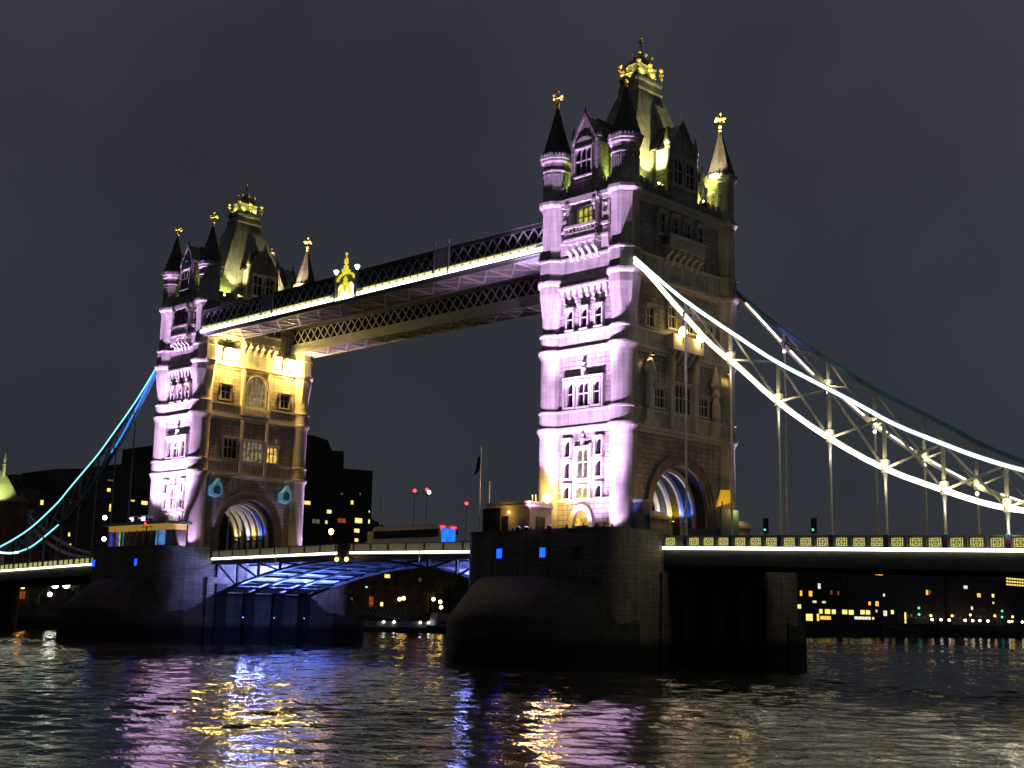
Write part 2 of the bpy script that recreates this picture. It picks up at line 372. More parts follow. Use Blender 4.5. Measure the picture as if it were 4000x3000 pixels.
# ------------------------------------------------------------------ tower (absolute z, local x,y around its centre; +X local = landward)
L1, L2, L3, L4, L5, L6, L7, LC, AP, TP = 28.84, 30.75, 37.67, 39.55, 45.71, 48.2, 55.1, 60.8, 67.2, 69.9
TX, TY = 5.136, 9.104
WX, WY = 5.75, 9.6
vaultm = noisy('dark_vault', (.05, .048, .045), (.035, .034, .032), .9, 1)  # dark lining sheet behind the arch ribs
mouldm = noisy('dark_moulding', (.24, .22, .20), (.15, .14, .125), .85, 1.2, .3)  # moulding stone darker than the trim
def build_tower():
    root = thing('bridge_tower', (0, 0, 0), 'x', 'tower')
    # wall with the carriage arch through it
    def arch_pts(hw, sp, top, n=16):
        return [(hw*math.cos(math.pi*i/n), sp+(top-sp)*math.sin(math.pi*i/n)**.92) for i in range(n+1)]
    A = arch_pts(5.15, 19.6, 25.1)
    pts = [(-WY, FZ-1.5), (-5.15, FZ-1.5)]+A[::-1]+[(5.15, FZ-1.5), (WY, FZ-1.5), (WY, L7), (-WY, L7)]
    MB().extr(pts, 'x', -WX, WX).build('wall', rock, root)
    # arch mouldings on both faces
    for s in (-1, 1):
        m = MB()
        for j, (h0, h1, t0, t1, pr) in enumerate(((5.15, 5.6, 25.1, 25.55, .18), (5.6, 6.0, 25.55, 26.0, .32), (6.0, 6.3, 26.0, 26.35, .5))):
            a = arch_pts(h1, 19.6, t1); b = arch_pts(h0+.001, 19.6, t0+.001)
            pts = [(h1, FZ-1)]+a+[(-h1, FZ-1), (-h0, FZ-1)]+b[::-1]+[(h0, FZ-1)]
            m.extr(pts, 'x', s*(WX-.05), s*(WX+pr))
        m.build('arch_moulding', mouldm, root)
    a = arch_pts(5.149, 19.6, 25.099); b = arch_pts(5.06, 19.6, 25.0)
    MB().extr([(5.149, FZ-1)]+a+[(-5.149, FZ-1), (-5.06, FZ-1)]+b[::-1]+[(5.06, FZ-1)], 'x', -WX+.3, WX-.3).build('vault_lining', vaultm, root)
    # ribs in the carriageway
    for k in range(6):
        x = -4.2+k*1.68; a = arch_pts(5.1, 19.0, 25.0); b = arch_pts(4.55, 19.0, 24.45)
        pts = [(5.04, FZ-.5)]+arch_pts(5.04, 19.0, 24.95)+[(-5.04, FZ-.5), (-4.55, FZ-.5)]+b[::-1]+[(4.55, FZ-.5)]
        MB().extr(pts, 'x', x-.15, x+.15).build('arch_rib', steel_w, root)
    # string courses and cornices on the walls
    def course(z0, z1, pr, name='cornice', mat=trim):
        m = MB()
        m.box(-WX, WX, -WY-pr, -WY+.2, z0, z1); m.box(-WX, WX, WY-.2, WY+pr, z0, z1)
        m.box(-WX-pr, -WX+.2, -WY+.2, WY-.2, z0, z1); m.box(WX-.2, WX+pr, -WY+.2, WY-.2, z0, z1)
        return m.build(name, mat, root)
    for (c, b) in ((L1, L2), (L3, L4), (L5, L6)):
        course(c-.75, c-.35, .16); course(c-.35, c, .42)
        course(c, b-.25, .2, 'band_course', ashlar); course(b-.25, b, .38, 'string_course')
    course(L7-1.15, L7-.95, .15); course(L7-.95, L7-.45, .38); course(L7-.45, L7, .62)
    # parapet with battlements
    m = MB()
    for s in (-1, 1):
        m.box(-WX, WX, s*(WY-.1), s*(WY+.35), L7, L7+1.0); m.box(s*(WX-.1), s*(WX+.35), -WY+.1, WY-.1, L7, L7+1.0)
        for k in range(9):
            x = -3.4+k*.85
            if abs(x) > 1.9: m.box(x-.22, x+.22, s*(WY-.05), s*(WY+.3), L7+1.0, L7+1.65)
        for k in range(15):
            y = -7.4+k*1.05
            if abs(y) > 3.2: m.box(s*(WX-.05), s*(WX+.3), y-.3, y+.3, L7+1.0, L7+1.65)
    m.build('battlement', rock, root)
    # shields carved in a band between niches: corbel table on narrow faces, section 3
    for s, fc in ((-1, 'S'), (1, 'N')):
        m = MB()
        for k in range(8):
            x = -3.1+k*.886
            m.box(x-.16, x+.16, s*WY, s*(WY+.22), 43.0, 43.5); m.box(x-.2, x+.2, s*WY, s*(WY+.42), 43.5, 44.0)
            m.extr([(s*WY, 44.0), (s*(WY+.42), 44.0), (s*(WY+.7), 44.55), (s*WY, 44.55)] if s > 0 else [(s*WY, 44.0), (s*WY, 44.55), (s*(WY+.7), 44.55), (s*(WY+.42), 44.0)], 'x', x-.24, x+.24)
            m.box(x+.24, x+.65, s*WY, s*(WY+.12), 43.9, 44.3)
        m.box(-3.5, 3.5, s*WY, s*(WY+.7), 44.55, 44.8)
        m.build('corbel_table', trim, root)
        y = s*WY; sg = 1 if s < 0 else -1
        # door stage
        n = 10; pts_o = []; pts_i = []
        for (hw, top, lst) in ((1.75, 20.3, pts_o), (1.15, 19.7, pts_i)):
            sp = 17.6
            lst += [(-hw, FZ-.5), (-hw, sp)]
            lst += [(-hw+hw*(1-math.cos(math.pi/2*i/n))*1.0, sp+(top-sp)*(math.sin(math.pi/2*i/n)**.85)) for i in range(1, n+1)]
            lst += [(hw-hw*(1-math.cos(math.pi/2*i/n)), sp+(top-sp)*(math.sin(math.pi/2*i/n)**.85)) for i in range(n-1, 0, -1)]
            lst += [(hw, sp), (hw, FZ-.5)]
        d = MB().extr(pts_o+pts_i[::-1], 'y', y, y+s*.5).build('door_arch', trim, root)
        MB().extr(pts_i, 'y', y, y+s*.05).build('door', black, root)
        f = MB().extr([(p[0]*.96, max(p[1], 18.05)) for p in pts_i[1:-1]], 'y', y+s*.05, y+s*.1).build('fanlight', win_gold, root)
        MB().box(-3.9, 3.9, y, y+s*.3, 20.65, 20.95).build('string_course', trim, root)
        MB().box(sg*2.2, sg*3.0, y, y+s*.12, FZ, 18.4).build('side_door', leadm, root)
        for z0, h0 in ((21.0, 1.35), (23.25, 1.75), (25.6, 1.75)):
            for xx in (-2.25, 2.25): window(root, (xx, y, z0), fc, .85, h0, 1, 0)
        window(root, (0, y, 21.0), fc, 1.6, 1.3, 2, 0, hood=False, pane=win_lime)
        window(root, (0, y, 23.15), fc, 1.6, 3.2, 2, 1, pane=win_dim)
        m = MB()
        for xx in (-1.12, 1.12): m.box(xx-.12, xx+.12, y, y+s*.4, 20.95, 26.9)
        m.build('window_shaft', trim, root)
        niche(root, 0, y, 26.75, 1.6, fc)
        for xx, zz in ((-1.9, 31.1), (0, 31.05), (1.9, 31.1)):
            window(root, (xx, y, zz), fc, 1.5 if xx == 0 else .85, 2.65, 2 if xx == 0 else 1, 1)
        m = MB(); m.box(-2.9, 2.9, y, y+s*.5, 34.15, 34.4)
        for xx in (-2.9, -1.3, 1.1, 2.7): m.box(xx, xx+.2, y, y+s*.45, 30.9, 34.15)
        m.build('hood_mould', trim, root)
        niche(root, 0, y, 34.4, 2.0, fc)
        for xx in (-2.1, 0, 2.1): window(root, (xx, y, 39.85), fc, .85, 2.2, 1, 1)
        # oriel bay and balcony at the top stage
        m = MB(); Y1 = y+s*1.25
        m.box(-2.3, 2.3, y, Y1, 49.45, 49.85); m.box(-2.35, 2.35, y, Y1+s*.12, 49.85, 50.05)
        for k in range(5):
            x = -1.9+k*.95
            m.extr([(y, 47.6), (y+s*.35, 47.75), (y+s*.6, 48.4), (Y1-s*.05, 48.8), (Y1-s*.05, 49.45), (y, 49.45)], 'x', x-.2, x+.2)
        m.build('balcony_corbels', trim, root)
        m = MB(); m.box(-2.3, 2.3, Y1-s*.2, Y1, 50.05, 50.75); m.box(-2.35, 2.35, Y1-s*.28, Y1+s*.1, 51.25, 51.55)
        for k in range(9): x = -2.15+k*.54; m.box(x-.07, x+.07, Y1-s*.18, Y1-s*.02, 50.75, 51.25)
        m.build('balustrade', trim, root)
        m = MB()
        for xx in (-2.1, 1.8): m.box(xx, xx+.3, y, Y1-s*.2, 51.25, 54.4); m.box(xx-.1, xx+.4, y, Y1, 53.6, 54.2)
        m.box(-2.4, 2.4, y, Y1-s*.1, 54.2, 54.9)
        m.build('oriel_frame', trim, root)
        window(root, (0, y, 51.3), fc, 2.1, 2.5, 3, 1, hood=False, pane=win_lime if s < 0 else None)
        for xx in (-3.0, 3.0):
            m = MB(); m.box(xx-.55, xx+.55, y, y+s*.55, 49.9, 50.15); m.box(xx-.5, xx+.5, y, y+s*.4, 48.6, 49.9); m.box(xx-.55, xx+.55, y, y+s*.5, 51.2, 51.5)
            m.box(xx-.5, xx+.5, y, y+s*.3, 52.3, 52.7); m.box(xx-.55, xx-.4, y, y+s*.35, 51.5, 54); m.box(xx+.4, xx+.55, y, y+s*.35, 51.5, 54)
            m.box(xx-.58, xx+.58, y, y+s*.06, 48.5, 54.1); m.build('side_bracket', trim, root)
            window(root, (xx, y, 51.6), fc, .6, 2.0, 1, 1, hood=False)
        # gabled dormer
        yd = s*(WY+.45); hw = 1.75; m = MB()
        m.box(-hw, hw, s*(WY-1.6), yd, L7, 61.3)
        m.extr([(-hw, 61.3), (hw, 61.3), (0, 64.6)], 'y', s*(WY-1.6), yd)
        for xx in (-1, 1):
            m.rev([(.26, L7+.5), (.26, 61.6), (.36, 61.7), (.36, 62.0), (.03, 63.6)], xx*1.85, yd-s*.15, 8)
            m.bar((xx*1.85, yd+s*.06, 61.3), (0, yd+s*.06, 64.75), .3, .3)
        m.rev([(.2, 64.4), (.03, 65.8)], 0, yd, 6)
        m.build('dormer', rock, root)
        MB().extr([(-hw-.1, 61.5), (0, 64.9), (hw+.1, 61.5)], 'y', s*(WY-4.5), s*(WY-1.6)).build('dormer_roof', slate, root)
        window(root, (0, yd, 57.4), fc, 2.3, 3.2, 3, 1, hood=False)
        MB().extr([(1.45*math.cos(math.pi*i/10), 60.8+1.25*math.sin(math.pi*i/10)) for i in range(11)], 'y', yd, yd+s*.2).build('tympanum', trim, root)
    # long faces
    for s, fc in ((1, 'E'), (-1, 'W')):
        x = s*WX; land = s > 0
        sgn = 1 if land else -1
        # top stage
        for k in range(4): window(root, (x, -3.6+k*2.4, 51.0), fc, 1.15, 2.4, 2, 1)
        m = MB(); X1 = x+s*1.3
        m.box(x, X1, -3.4, 3.4, 49.4, 49.75); m.box(X1-s*.2, X1, -3.4, 3.4, 49.75, 50.7); m.box(X1-s*.25, X1+s*.1, -3.5, 3.5, 50.7, 50.95)
        for k in range(6):
            y = -2.9+k*1.16
            m.extr([(x, 47.6), (x+s*.4, 47.8), (x+s*.7, 48.5), (X1-s*.05, 48.8), (X1-s*.05, 49.4), (x, 49.4)], 'y', y-.22, y+.22)
        m.build('balcony', trim, root)
        # dormer
        xd = s*(WX+.45); hw = 2.6; m = MB()
        m.box(s*(WX-1.4), xd, -hw, hw, L7, 61.4); m.extr([(-hw, 61.4), (hw, 61.4), (0, 64.9)], 'x', s*(WX-1.4), xd)
        for yy in (-1, 1):
            m.rev([(.3, L7+.5), (.3, 61.8), (.42, 61.9), (.42, 62.2), (.03, 64.0)], xd-s*.15, yy*2.7, 8)
            m.bar((xd+s*.06, yy*2.7, 61.4), (xd+s*.06, 0, 65.05), .3, .3)
        m.rev([(.2, 64.7), (.03, 66.2)], xd, 0, 6)
        m.build('dormer', rock, root)
        MB().extr([(-hw-.1, 61.6), (0, 65.2), (hw+.1, 61.6)], 'x', s*(WX-4.0), s*(WX-1.4)).build('dormer_roof', slate, root)
        for yy in (-1.15, 1.15): window(root, (xd, yy, 57.2), fc, 1.6, 3.2, 2, 1)
        # chimney shafts beside the dormer
        if land:
            for yy in (-5.7, 5.7): window(root, (x, yy, 39.9), fc, 1.25, 2.2, 2, 1)
            for yy in (-1.7, 1.7): window(root, (x, yy, 40.4), fc, 1.3, 2.5, 2, 1)
            window(root, (x, 0, 30.9), fc, 3.4, 3.2, 5, 1)
            for yy in (-4.1, 4.1): window(root, (x, yy, 31.1), fc, 1.7, 2.1, 3, 1)
            m = MB()
            for yy in (-2.25, 2.25): m.box(x, x+.75, yy-.28, yy+.28, 29.0, 37.3); m.rev([(.2, 33.5), (.42, 35.2), (.42, 37.0)], x+.6, yy, 8)
            m.build('wall_shaft', trim, root)
            m = MB(); m.box(x, x+1.3, -2.85, 2.85, 37.75, 38.05)
            for k in range(5): y = -2.3+k*1.15; m.extr([(x, 36.2), (x+.5, 36.5), (x+1.2, 37.4), (x+1.2, 37.75), (x, 37.75)], 'y', y-.18, y+.18)
            m.build('balcony_floor', trim, root)
            m = MB(); m.box(x+1.12, x+1.3, -2.85, 2.85, 38.05, 39.5); m.box(x, x+1.12, -2.85, -2.67, 38.05, 39.5); m.box(x, x+1.12, 2.67, 2.85, 38.05, 39.5)
            m.build('balcony_front', trim, root)
            for yy in (-6.4, 6.0):
                m = MB(); m.extr([(x, 28.2), (x+.5, 28.9), (x+.9, 29.6), (x+.9, 30.6), (x, 30.6)], 'y', yy-.6, yy+.6)
                m.rev([(.35, 30.6), (.55, 31.0), (.5, 32.6), (.3, 33.3), (.5, 33.7), (.3, 34.4), (.65, 34.8), (.65, 35.1), (.05, 37.2)], x+.75, yy, 8)
                m.build('canopied_statue', trim, root)
        else:
            window(root, (x, 0, 39.7), fc, 3.7, 4.5, 5, 2, 'round', pane=win_dim)
            m = MB()
            for yy in (-2.45, 2.45): m.box(x, x-.55, yy-.22, yy+.22, 38.0, 45.2)
            m.build('wall_shaft', trim, root)
            for yy in (-5.5, 5.5): window(root, (x, yy, 40.1), fc, 1.6, 2.1, 2, 1)
            m = MB(); m.box(x, x-.5, -2.4, 2.4, 37.9, 39.4)
            for k in range(9): y = -2.1+k*.52; m.box(x-.5, x-.6, y-.12, y+.12, 38.15, 39.15)
            m.build('blind_balcony', trim, root)
            window(root, (x, 0, 30.95), fc, 3.6, 3.1, 5, 1, pane=win_dim)
            window(root, (x, 4.15, 31.1), fc, 2.3, 3.0, 3, 1)
            window(root, (x, -3.6, 31.1), fc, 2.1, 2.5, 3, 1, pane=win_gold)
            m = MB()
            for yy in (-2.3, 2.3): m.box(x, x-.5, yy-.25, yy+.25, 28.9, 37.2)
            m.build('wall_shaft', trim, root)
    # main roof
    MB().loft([(4.5, 7.2, L7+.2), (4.3, 6.9, 56.6), (3.7, 5.9, 60.2), (2.8, 4.3, 64.8), (1.55, 2.25, 70.0), (1.62, 2.35, 70.3), (1.4, 2.1, 71.2)]).build('roof', roofm, root)
    m = MB().loft([(1.4, 2.1, 71.2), (1.55, 2.3, 71.45), (1.55, 2.3, 71.8), (1.0, 1.6, 71.8), (1.0, 1.6, 73.4), (1.15, 1.75, 73.6), (.3, .5, 75.0)])
    m.build('roof_lantern', leadm, root)
    m = MB()
    for k in range(7):
        yy = -1.8+k*.6
        for s in (-1, 1): m.bar((s*1.95, yy-.2, 68.6), (s*1.62, yy, 69.9), .12, .08); m.bar((s*1.95, yy+.2, 68.6), (s*1.62, yy, 69.9), .12, .08)
    for k in range(5):
        xx = -1.2+k*.6
        for s in (-1, 1): m.bar((xx-.2, s*2.75, 68.6), (xx, s*2.3, 69.9), .12, .08)
    m.build('roof_frieze', leadm, root)
    def cross(m, x, y, z, k=1.0):
        m.rod((x, y, z), (x, y, z+1.9*k), .07*k, .05*k, 6); m.ball((x, y, z+.35*k), .22*k)
        m.box(x-.55*k, x+.55*k, y-.07*k, y+.07*k, z+1.05*k, z+1.25*k); m.box(x-.07*k, x+.07*k, y-.55*k, y+.55*k, z+1.05*k, z+1.25*k)
        for a, b in ((.55, 0), (-.55, 0), (0, .55), (0, -.55)): m.ball((x+a*k, y+b*k, z+1.15*k), .2*k, 8, 5)
        m.ball((x, y, z+1.75*k), .2*k, 8, 5)
    for xx, yy in ((1.45, 2.2), (1.45, -2.2), (-1.45, 2.2), (-1.45, -2.2), (1.45, 0), (-1.45, 0)):
        m = MB(); m.rod((xx, yy, 71.8), (xx, yy, 73.4), .07); m.ball((xx, yy, 73.6), .3); m.ball((xx, yy, 72.5), .2); m.box(xx-.32, xx+.32, yy-.05, yy+.05, 72.9, 73.05); m.box(xx-.05, xx+.05, yy-.32, yy+.32, 72.9, 73.05); m.build('corner_ornament', gold, root)
    for xx, yy in ((1.0, 0), (-1.0, 0), (0, 1.6), (0, -1.6), (.95, 1.5), (-.95, -1.5), (.95, -1.5), (-.95, 1.5)):
        m = MB(); m.rod((xx, yy, 73.4), (xx*.8, yy*.8, 75.0), .06, .04, 6); m.ball((xx*.8, yy*.8, 75.1), .2, 8, 5); m.build('crown_ornament', gold, root)
    m = MB(); m.rod((0, 0, 74.8), (0, 0, 77.7), .11, .05); m.ball((0, 0, 75.5), .33); m.ball((0, 0, 76.4), .22)
    m.box(-.35, .35, -.06, .06, 76.9, 77.1); m.box(-.06, .06, -.35, .35, 76.9, 77.1); m.ball((0, 0, 77.5), .2)
    m.build('finial', gold, root)
    # turrets
    for sx_ in (-1, 1):
        for sy_ in (-1, 1):
            cx, cy = sx_*TX, sy_*TY
            m = MB(); rc = 1.42
            prof = [(1.8, FZ-1.5), (1.8, FZ+.5), (1.72, FZ+.8), (1.6, FZ+1.1), (1.5, FZ+1.6)]
            for c, b in ((L1, L2), (L3, L4)):
                prof += [(rc+.02, c-.95), (rc+.1, c-.8), (rc+.14, c-.6), (rc+.3, c-.38), (rc+.36, c-.2), (rc+.36, c), (rc+.1, c+.08), (rc+.1, b-.3), (rc+.22, b-.2), (rc+.22, b), (rc-.02, b+.12)]
            prof.append((rc-.05, L4+.6))
            m.rev(prof, cx, cy, 32)
            # broached transition from round to octagon
            n = 64; zs = [L4+.6+i*(L5-1.55-L4-.6)/10 for i in range(11)]; vs = []; fs = []
            for z in zs:
                t = (z-zs[0])/(zs[-1]-zs[0])
                for i in range(n):
                    th = 2*math.pi*i/n; loc = ((th+math.pi/8) % (math.pi/4))-math.pi/8
                    vs.append((cx+max(rc-.05, (1.68-.52*(1-t))/math.cos(loc))*math.cos(th), cy+max(rc-.05, (1.68-.52*(1-t))/math.cos(loc))*math.sin(th), z))
            for j in range(10):
                for i in range(n): fs.append((j*n+i, j*n+(i+1) % n, (j+1)*n+(i+1) % n, (j+1)*n+i))
            m.add(vs, fs)
            m.rev([(1.68, L5-1.55), (1.7, L5-.6), (1.8, L5-.5), (1.95, L5-.25), (1.95, L5), (1.72, L5+.1), (1.68, L6-.3), (1.82, L6-.2), (1.82, L6), (1.52, L6+.15),
                   (1.5, L7-1.2), (1.62, L7-1.0), (1.62, L7-.75), (1.8, L7-.55), (1.95, L7-.35), (1.95, L7), (1.6, L7+.12), (1.5, L7+.9), (1.47, LC-2.0), (1.6, LC-1.9), (1.6, LC-1.75), (1.5, LC-1.7),
                   (1.5, LC-.9), (1.75, LC-.7), (1.75, LC-.45), (1.86, LC-.35), (1.86, LC), (1.6, LC)], cx, cy, oct_=True)
            # blind panels on upper stage
            for i in range(8):
                a = i*math.pi/4; ca, sa = math.cos(a), math.sin(a)
                def P(r_, t, z): return (cx+r_*ca-t*sa, cy+r_*sa+t*ca, z)
                for t in (-.3, .3, 0): m.bar(P(1.5, t, LC-4.4), P(1.5, t, LC-2.3), .09, .09)
                m.bar(P(1.51, -.34, LC-2.3), P(1.51, .34, LC-2.3), .1, .12)
                for t in (-.62, -.2, .2, .62): m.bar(P(1.84, t, LC-.04), P(1.84, t, LC+.2), .2, .16)
            tu = m.build('turret', ashlar, root, smooth=True)
            MB().rev([(1.86, LC+.02), (1.62, LC+.5), (1.30, LC+1.7), (.68, LC+4.0), (.15, AP-.1)], cx, cy, oct_=True).build('spire', slate, tu)
            m = MB(); m.rev([(.18, AP-.5), (.24, AP-.1), (.1, AP+.1)], cx, cy, 8); cross(m, cx, cy, AP, 1.15); m.ball((cx, cy, TP-.5), .16)
            m.build('finial', gold, tu)
    return root

tower = build_tower(); tower.name = 'bridge_tower'
tag(tower, 'near tall stone bridge tower with four spired turrets, lit lilac, beside the side span', 'bridge tower', 'twin stone bridge towers')
tower2 = copy_tree(tower); tower2.location = (-D, 0, 0); tower2.rotation_euler.z = math.pi
tag(tower2, 'far bridge tower with golden lit face under the walkways, left of the raised walkways', 'bridge tower', 'twin stone bridge towers')

# ------------------------------------------------------------------ piers
def pier_outline(hx, hy, r_, n=7):
    pts = []
    for cx, cy, a0 in ((hx-r_, hy-r_, 0), (-hx+r_, hy-r_, 90), (-hx+r_, -hy+r_, 180), (hx-r_, -hy+r_, 270)):
        for i in range(n+1):
            a = R(a0+90*i/n); pts.append((cx+r_*math.cos(a), cy+r_*math.sin(a)))
    return pts
def build_pier():
    root = thing('bridge_pier', (0, 0, 0), 'x', 'bridge pier')
    # body: two ends, recessed wall under the roadway between them
    body = MB()
    out = pier_outline(10.65, 17.3, 1.9)
    body.extr(out, 'z', -3, FZ-.5)
    b = body.build('masonry', pierm, root)
    # recess under the deck on the landward side
    m = MB()
    prof = [(.0, 0)]
    # parapet ring
    ins = pier_outline(10.25, 16.9, 1.5); vs = []; n = len(out)
    for z0, z1, o1, i1, nm in ((FZ-.5, 16.95, out, ins, 'parapet'), (16.95, 17.15, pier_outline(10.75, 17.4, 2.0), pier_outline(10.15, 16.8, 1.4), 'coping')):
        p = MB(); k = len(o1); fs = []; vs = [(x, y, z0) for x, y in o1]+[(x, y, z1) for x, y in o1]+[(x, y, z0) for x, y in i1]+[(x, y, z1) for x, y in i1]
        def ok(i):   # leave the roadway open
            x, y = o1[i]; x2, y2 = o1[(i+1) % k]
            return not (abs(x) > 10 and abs(y+y2) < 1 and abs(y-y2) > 10)
        for i in range(k):
            j = (i+1) % k
            if ok(i): fs += [(i, j, k+j, k+i), (2*k+j, 2*k+i, 3*k+i, 3*k+j), (k+i, k+j, 3*k+j, 3*k+i), (i, 2*k+i, 2*k+j, j)]
        hx = 10.65 if nm == 'parapet' else 10.75
        for sy_ in (-1, 1):
            p = MB(); p.add(vs, [f for f in fs if vs[f[0]][1]*sy_ > 0])
            for sx_ in (-1, 1): p.box(sx_*(hx-.4 if nm == 'parapet' else hx-.6), sx_*hx, sy_*9.6, sy_*15.4, z0, z1)
            p.build(nm, pierm, root)
    MB().extr(ins, 'z', FZ-.5, FZ).build('terrace_paving', asphalt, root)
    # string under the parapet
    # cutwaters with sloping caps
    for s in (-1, 1):
        def ow(hx, ny, n=10):
            pts = []
            for i in range(n+1): t = i/n; pts.append((hx*math.cos(math.pi/2*t) if t < 1 else 0, s*(13.5+(ny-13.5)*math.sin(math.pi/2*t))))
            return pts+[(-x, y) for x, y in pts[-2::-1]]
        a = ow(11.0, 25.9); b_ = ow(10.9, 25.6); c_ = ow(10.5, 19.2)
        k = len(a); vs = [(x, y, -3) for x, y in a]+[(x, y, 7.6) for x, y in b_]+[(x*.967, s*13.5+(y-s*13.5)*.97, 8.4) for x, y in b_]+[(x, y, 12.3) for x, y in c_]
        fs = []
        for r_ in range(3):
            for i in range(k-1): fs.append((r_*k+i, r_*k+i+1, (r_+1)*k+i+1, (r_+1)*k+i))
        fs.append(tuple(3*k+i for i in range(k))); fs.append(tuple(range(k))[::-1])
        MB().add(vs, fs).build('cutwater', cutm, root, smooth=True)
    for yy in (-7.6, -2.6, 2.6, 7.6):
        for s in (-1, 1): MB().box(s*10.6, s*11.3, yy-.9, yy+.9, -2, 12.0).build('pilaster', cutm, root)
    for s in (-1, 1):
        # bearings and pilasters of the wall under the roadway
        m = MB()
        for yy in (-9.2, 9.2): m.box(s*10.6, s*11.0, yy-.8, yy+.8, -2, 12.8)
        m.box(s*10.6, s*11.05, -10.0, 10.0, 12.0, 12.9)
        m.build('bearing_shelf', pierm, root)
    return root
def pier_window(root, x, y, ang, mat=None, z=14.75):
    m = MB(); m.box(-.5, .5, -.12, .3, -.62, -.48); m.box(-.5, .5, -.12, .3, .48, .62); m.box(-.5, -.4, -.12, .3, -.48, .48); m.box(.4, .5, -.12, .3, -.48, .48)
    o = m.build('window', pierm, root); o.location = (x, y, z); o.rotation_euler.z = ang
    p = MB().box(-.4, .4, -.06, .2, -.48, .48).build('pane', mat or blue_pane, o)
    g = MB()
    for k in range(3): g.box(-.27+k*.23, -.23+k*.23, -.09, -.06, -.48, .48)
    g.build('bar', black, o)
    return o
pier = build_pier()
tag(pier, 'near dark granite river pier with pointed cutwater under the large tower', 'bridge pier', 'granite river piers')
pier2 = copy_tree(pier); pier2.location = (-D, 0, 0)
tag(pier2, 'far dark granite river pier under the golden faced tower', 'bridge pier', 'granite river piers')
pier_window(pier, -4.9, -17.33, 0); pier_window(pier, 1.3, -17.33, 0); pier_window(pier, 5.9, -17.33, 0, glass_dark)
pier_window(pier2, 3.6, -17.33, 0); pier_window(pier2, -8.6, -17.33, 0)

# ------------------------------------------------------------------ chains
UP = [(6.9, 46.7), (13.2, 41.2), (20.6, 35.8), (24.5, 33.1), (29.1, 30.4), (33.4, 27.9), (36.7, 25.9), (41.4, 23.7), (44.4, 22.4), (48, 21.1), (53, 19.7), (59, 18.3)]
LO = [(6.9, 46.2), (8.5, 44.9), (13.2, 39.7), (17, 35.7), (20.6, 32.7), (24.4, 29.3), (29.9, 25.3), (35.6, 22.0), (41.3, 19.7), (45.7, 18.2), (50, 17.5), (54, 17.4), (59, 17.7)]
SH_U = [(59, 18.3), (68, 19.8), (78, 22.8), (86, 26.0), (91, 28.5)]
SH_L = [(59, 17.7), (68, 18.3), (78, 20.9), (86, 24.6), (91, 27.7)]
def interp(T, s):
    for (a, za), (b, zb) in zip(T, T[1:]):
        if a <= s <= b: return za+(zb-za)*(s-a)/(b-a)
    return T[-1][1] if s > T[-1][0] else T[0][1]
def smooth_pts(T, y, X, n=30):
    # Catmull-Rom through the measured points
    out = []
    for i in range(len(T)-1):
        p0 = T[max(i-1, 0)]; p1 = T[i]; p2 = T[i+1]; p3 = T[min(i+2, len(T)-1)]
        for k in range(3):
            t = k/3
            f = lambda a, b, c, d: .5*(2*b+(c-a)*t+(2*a-5*b+4*c-d)*t*t+(3*b-a-3*c+d)*t**3)
            out.append((X(f(p0[0], p1[0], p2[0], p3[0])), y, f(p0[1], p1[1], p2[1], p3[1])))
    out.append((X(T[-1][0]), y, T[-1][1])); return out
def ribbon(m, pts, w_, h_, dy=0, dz=0):
    """continuous box-section member along pts in an x-z plane"""
    vs = []; fs = []
    for i, p in enumerate(pts):
        a = Vector(pts[max(i-1, 0)]); b = Vector(pts[min(i+1, len(pts)-1)]); d = (b-a).normalized(); nrm = Vector((-d.z, 0, d.x))
        if nrm.z < 0: nrm = -nrm
        c = Vector(p)+Vector((0, dy, 0))+nrm*dz
        for sy_, sn in ((-1, -1), (1, -1), (1, 1), (-1, 1)): vs.append(c+Vector((0, sy_*w_/2, 0))+nrm*sn*h_/2)
    for j in range(len(pts)-1):
        for i in range(4): fs.append((j*4+i, j*4+(i+1) % 4, (j+1)*4+(i+1) % 4, (j+1)*4+i))
    k = (len(pts)-1)*4; fs += [(3, 2, 1, 0), (k, k+1, k+2, k+3)]
    m.add(vs, fs)
def sub(T, s0, s1):
    """a piece of polyline T between s0 and s1"""
    return [(s0, interp(T, s0))]+[p for p in T if s0+.3 < p[0] < s1-.3]+[(s1, interp(T, s1))]
def deckz(s): return 15.58-.0255*(s-10.65)      # light strip level of a side span
